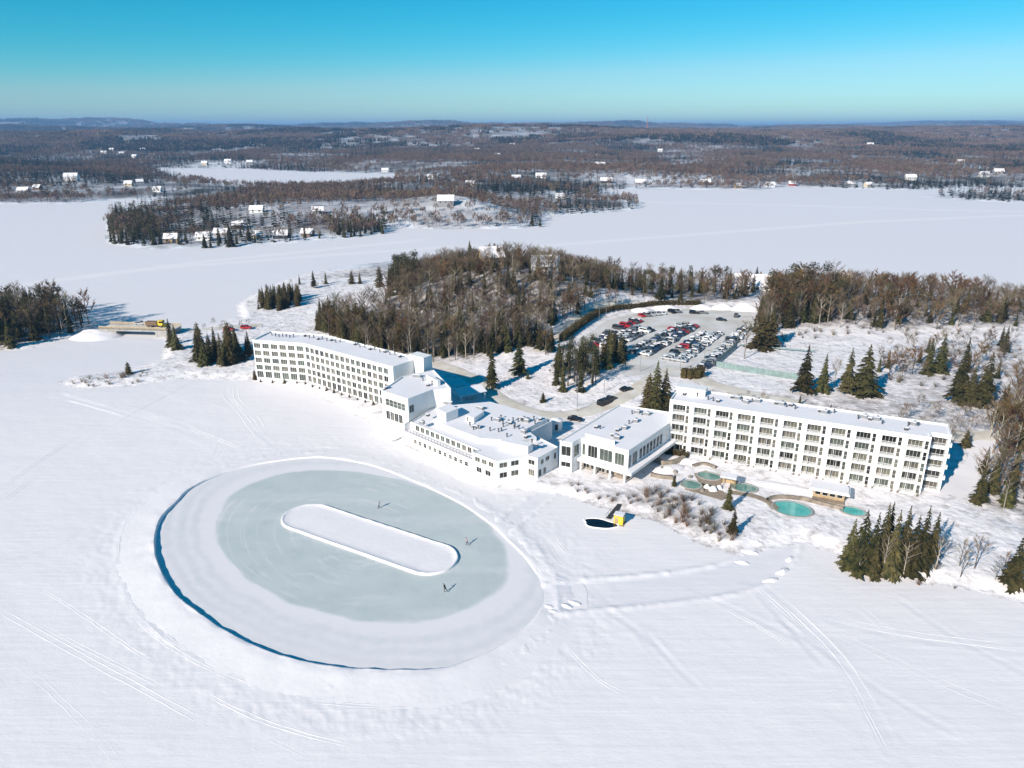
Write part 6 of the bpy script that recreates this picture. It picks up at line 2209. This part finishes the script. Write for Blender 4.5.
for i in range(9):
    x, y, z = hit(664 + 2.6 * i, 447 + 1.3 * i)
    h = random.uniform(1.8, 2.8)
    q = F0 + fd * (0.2 + 0.75 * i) - fn * (1.2 + 0.4 * (i % 2))
    tag(link('evergreen_shrub', EV, None, (q[0], q[1], zat(*q)), i, (h * .8, h * .8, h)), 'olive evergreen shrub at the left corner of the balcony hotel', 'shrub', 'shrubs at the hotel corner')
for i in range(11):
    for k in range(2):
        q = F0 + fd * (pitch * (i + 0.12 + 0.75 * k)) - fn * random.uniform(0.7, 1.2)
        if i < 2:
            continue
        h = random.uniform(0.7, 1.3)
        tag(link('bare_shrub', BUSH[k], None, (q[0], q[1], zat(*q)), i, (h, h, h)), 'low bare shrub at the foot of the balcony hotel', 'shrub', 'shrubs along the balcony hotel')

# ------------------------------------------------------------------ far woods: one mass
def lowcon(seed):
    t, c = spruce(seed, r0=random.uniform(.17, .24), levels=8, nb=6, sub=False)
    return c.mesh('far_spruce', 'far_needles')


def lowdec(seed, m='far_twigs'):
    rd = random.Random(seed)
    c = MB()
    c.tube((0, 0, -.05), (0, 0, .6), .018, .008, 3, cap=False)
    for i in range(64):
        a, r_ = rd.random() * 6.28, .26 * math.sqrt(rd.random())
        z = .35 + .55 * (1 - (r_ / .3) ** 2) * rd.random() ** .5
        p = np.array((r_ * math.cos(a), r_ * math.sin(a), z))
        d = np.array((math.cos(a) * .08, math.sin(a) * .08, rd.uniform(.08, .2)))
        s_ = np.array([rd.gauss(0, 1), rd.gauss(0, 1), rd.gauss(0, .3)]) * .021
        c.add([tuple(p - s_), tuple(p + s_), tuple(p + d)], [(0, 1, 2)])
    return c.mesh('far_bare', m)


def clump(seed, n, size, con):
    rd = random.Random(seed)
    c = MB()
    for i in range(n):
        x, y, h = rd.uniform(-.5, .5) * size, rd.uniform(-.5, .5) * size, rd.uniform(10, 16)
        if rd.random() < con:
            r_ = h * .2
            for k in range(5):
                a0, a1 = k * 1.2566, (k + 1) * 1.2566
                c.add([(x, y, h), (x + r_ * math.cos(a0), y + r_ * math.sin(a0), 1), (x + r_ * math.cos(a1), y + r_ * math.sin(a1), 1)], [(0, 1, 2)], 1)
        else:
            for k in range(16):
                a, q = rd.random() * 6.28, h * .32 * math.sqrt(rd.random())
                z = h * (.35 + .45 * rd.random())
                p = np.array((x + q * math.cos(a), y + q * math.sin(a), z))
                s_ = np.array([rd.gauss(0, 1), rd.gauss(0, 1), rd.gauss(0, .3)]) * h * .04
                c.add([tuple(p - s_), tuple(p + s_), tuple(p + np.array((math.cos(a) * 1.2, math.sin(a) * 1.2, h * .22)))], [(0, 1, 2)], 0)
    return c.mesh('far_clump', ['far_twigs', 'far_needles'])


def scatter(name, label, cat, meshes, pts, sc, pick):
    lib = bpy.data.collections.new(name + '_kit')
    for i, me in enumerate(meshes):
        o = bpy.data.objects.new(f'{name}_kit_{i:02d}', me)
        lib.objects.link(o)
    me = bpy.data.meshes.new(name)
    me.vertices.add(len(pts))
    me.vertices.foreach_set('co', np.asarray(pts, np.float32).ravel())
    a = me.attributes.new('sc', 'FLOAT', 'POINT')
    a.data.foreach_set('value', np.asarray(sc, np.float32))
    a = me.attributes.new('pick', 'INT', 'POINT')
    a.data.foreach_set('value', np.asarray(pick, np.int32))
    a = me.attributes.new('rot', 'FLOAT_VECTOR', 'POINT')
    rv = np.zeros((len(pts), 3), np.float32)
    rv[:, 2] = rng.uniform(0, 6.28, len(pts))
    a.data.foreach_set('vector', rv.ravel())
    me.update()
    o = link(name, me)
    tag(o, label, cat, None, 'stuff')
    ng = bpy.data.node_groups.new(name, 'GeometryNodeTree')
    ng.interface.new_socket('Geometry', in_out='INPUT', socket_type='NodeSocketGeometry')
    ng.interface.new_socket('Geometry', in_out='OUTPUT', socket_type='NodeSocketGeometry')
    N, L = ng.nodes, ng.links
    gi, go = N.new('NodeGroupInput'), N.new('NodeGroupOutput')
    ip_ = N.new('GeometryNodeInstanceOnPoints')
    ci = N.new('GeometryNodeCollectionInfo')
    ci.inputs['Collection'].default_value = lib
    ci.inputs['Separate Children'].default_value = True
    ci.inputs['Reset Children'].default_value = True

    def attr(nm, ty):
        n_ = N.new('GeometryNodeInputNamedAttribute')
        n_.data_type = ty
        n_.inputs['Name'].default_value = nm
        return n_.outputs['Attribute']
    L.new(gi.outputs[0], ip_.inputs['Points'])
    L.new(ci.outputs[0], ip_.inputs['Instance'])
    ip_.inputs['Pick Instance'].default_value = True
    L.new(attr('pick', 'INT'), ip_.inputs['Instance Index'])
    L.new(attr('rot', 'FLOAT_VECTOR'), ip_.inputs['Rotation'])
    L.new(attr('sc', 'FLOAT'), ip_.inputs['Scale'])
    L.new(ip_.outputs[0], go.inputs[0])
    md = o.modifiers.new('scatter', 'NODES')
    md.node_group = ng
    return o


def far_points(r0, r1, sp0, half=40.0):
    """jittered points between two distances, spacing sp0"""
    out = []
    y = r0 * math.cos(R(half))
    xs_, ys_ = np.meshgrid(np.arange(-r1 * 0.72, r1 * 0.72, sp0), np.arange(r0 * 0.8, r1, sp0))
    x, y = xs_.ravel() + rng.uniform(-.5, .5, xs_.size) * sp0, ys_.ravel() + rng.uniform(-.5, .5, xs_.size) * sp0
    rr_, th = np.hypot(x, y), np.degrees(np.arctan2(x, y))
    ok = (rr_ >= r0) & (rr_ < r1) & (np.abs(th) < half)
    x, y = x[ok], y[ok]
    ok = look(GSD, x, y) > 2
    x, y = x[ok], y[ok]
    keep = np.ones(len(x))
    for px, py, rad in CLEAR:
        cx, cy, _ = hit(px, py)
        keep *= 1 - 0.93 * np.exp(-((x - cx) ** 2 + (y - cy) ** 2) / rad ** 2)
    # roads and fields leave patchy gaps
    keep *= 0.22 + 0.78 * ss(0.39, 0.52, fbm(x / 150, y / 150, 3, 88))
    ok = rng.uniform(0, 1, len(x)) < keep
    return x[ok], y[ok]


CON = [lowcon(200 + i) for i in range(3)]
DEC = [lowdec(210 + i) for i in range(4)]
x, y = far_points(540, 2600, 7.6)
cn = fbm(x / 130, y / 130, 3, 44) + 0.07 * (look(GSD, x, y) < 30) + 0.05 * ss(-150, -700, x)
isc = rng.uniform(0, 1, len(x)) < np.clip(0.24 + 6.0 * (cn - 0.53), 0.08, 0.95)
z = look(GZ, x, y)
hts = np.where(isc, rng.uniform(8, 16, len(x)), rng.uniform(8, 13.5, len(x)))
pc_, hc, kc = np.stack([x, y, z], 1)[isc], hts[isc], rng.integers(0, 3, isc.sum())
nd = ~isc
pd_, hd, kd = np.stack([x, y, z], 1)[nd], hts[nd], rng.integers(0, 4, nd.sum())
scatter('far_conifers', 'dark conifers massed on the far shores of the lake', 'forest', CON, pc_, hc, kc)
scatter('far_bare_woods', 'bare brown woods massed on the far shores of the lake', 'forest', DEC, pd_, hd, kd)
if rest['con'] or rest['dec']:
    rc = rest['con'] + [(a, b, c, d, 3 + e_) for a, b, c, d, e_ in rest['dec']]
    kit = []
    for k_, bank in (('spruce', SPRUCE), ('pine', PINE), ('cedar', CEDAR), ('bare', BARE), ('russet', RUSSET)):
        kit.append(bank[0][1])
    rc = np.array(rc)
    scatter('near_woods', 'remaining trees of the near woods standing between the nearest ones', 'forest', kit, rc[:, :3], rc[:, 3], rc[:, 4])
CL = [clump(300 + i, 26, 42, con) for i, con in enumerate((0.03, 0.06, 0.1, 0.3, 0.8))]
x, y = far_points(2600, 6500, 27)
cn = fbm(x / 260, y / 260, 3, 45) + 0.06 * ss(-300, -1800, x)
pk_ = np.where(cn > 0.585, 4, np.where(cn > 0.53, 3, rng.integers(0, 3, len(x))))
scatter('distant_woods', 'bare woods with dark conifer patches on the distant hillsides', 'forest', CL, np.stack([x, y, look(GZ, x, y)], 1), rng.uniform(.75, 1.1, len(x)), pk_)
x, y = far_points(6500, 17000, 70)
cn = fbm(x / 600, y / 600, 3, 46)
pk_ = np.where(cn > 0.57, 4, np.where(cn > 0.52, 3, rng.integers(0, 3, len(x))))
scatter('horizon_woods', 'woods covering the hills along the horizon', 'forest', CL, np.stack([x, y, look(GZ, x, y)], 1), rng.uniform(1.6, 2.4, len(x)), pk_)

# look-alikes in small groups are told apart by their place in the row
same = {}
for o in SC.objects:
    if o.parent is None and o.get('label') and o.get('kind') != 'stuff':
        same.setdefault(o['label'], []).append(o)
for lab, os_ in same.items():
    if 1 < len(os_) <= 24 and len(lab.split()) <= 12:
        for k, o in enumerate(sorted(os_, key=lambda q: PX(*q.location)[0])):
            o['label'] = f'{ORD[k]} from the left, {lab}'

# ------------------------------------------------------------------ the air between
hz = bpy.data.materials.new('haze')
hz.use_nodes = True
t = hz.node_tree
for nd_ in list(t.nodes):
    t.nodes.remove(nd_)
om = t.nodes.new('ShaderNodeOutputMaterial')
pv_ = t.nodes.new('ShaderNodeVolumePrincipled')
pv_.inputs['Color'].default_value = (0.30, 0.58, 1.0, 1)
pv_.inputs['Density'].default_value = 0.000098
t.links.new(pv_.outputs[0], om.inputs['Volume'])
MATS['haze'] = hz
top = float(GZ.max()) + 60
m_ = MB()
m_.box((0, 0, (top - 3) / 2), (130000, 130000, top + 3))
tag(m_.build('haze', 'haze', None), kind='stuff')
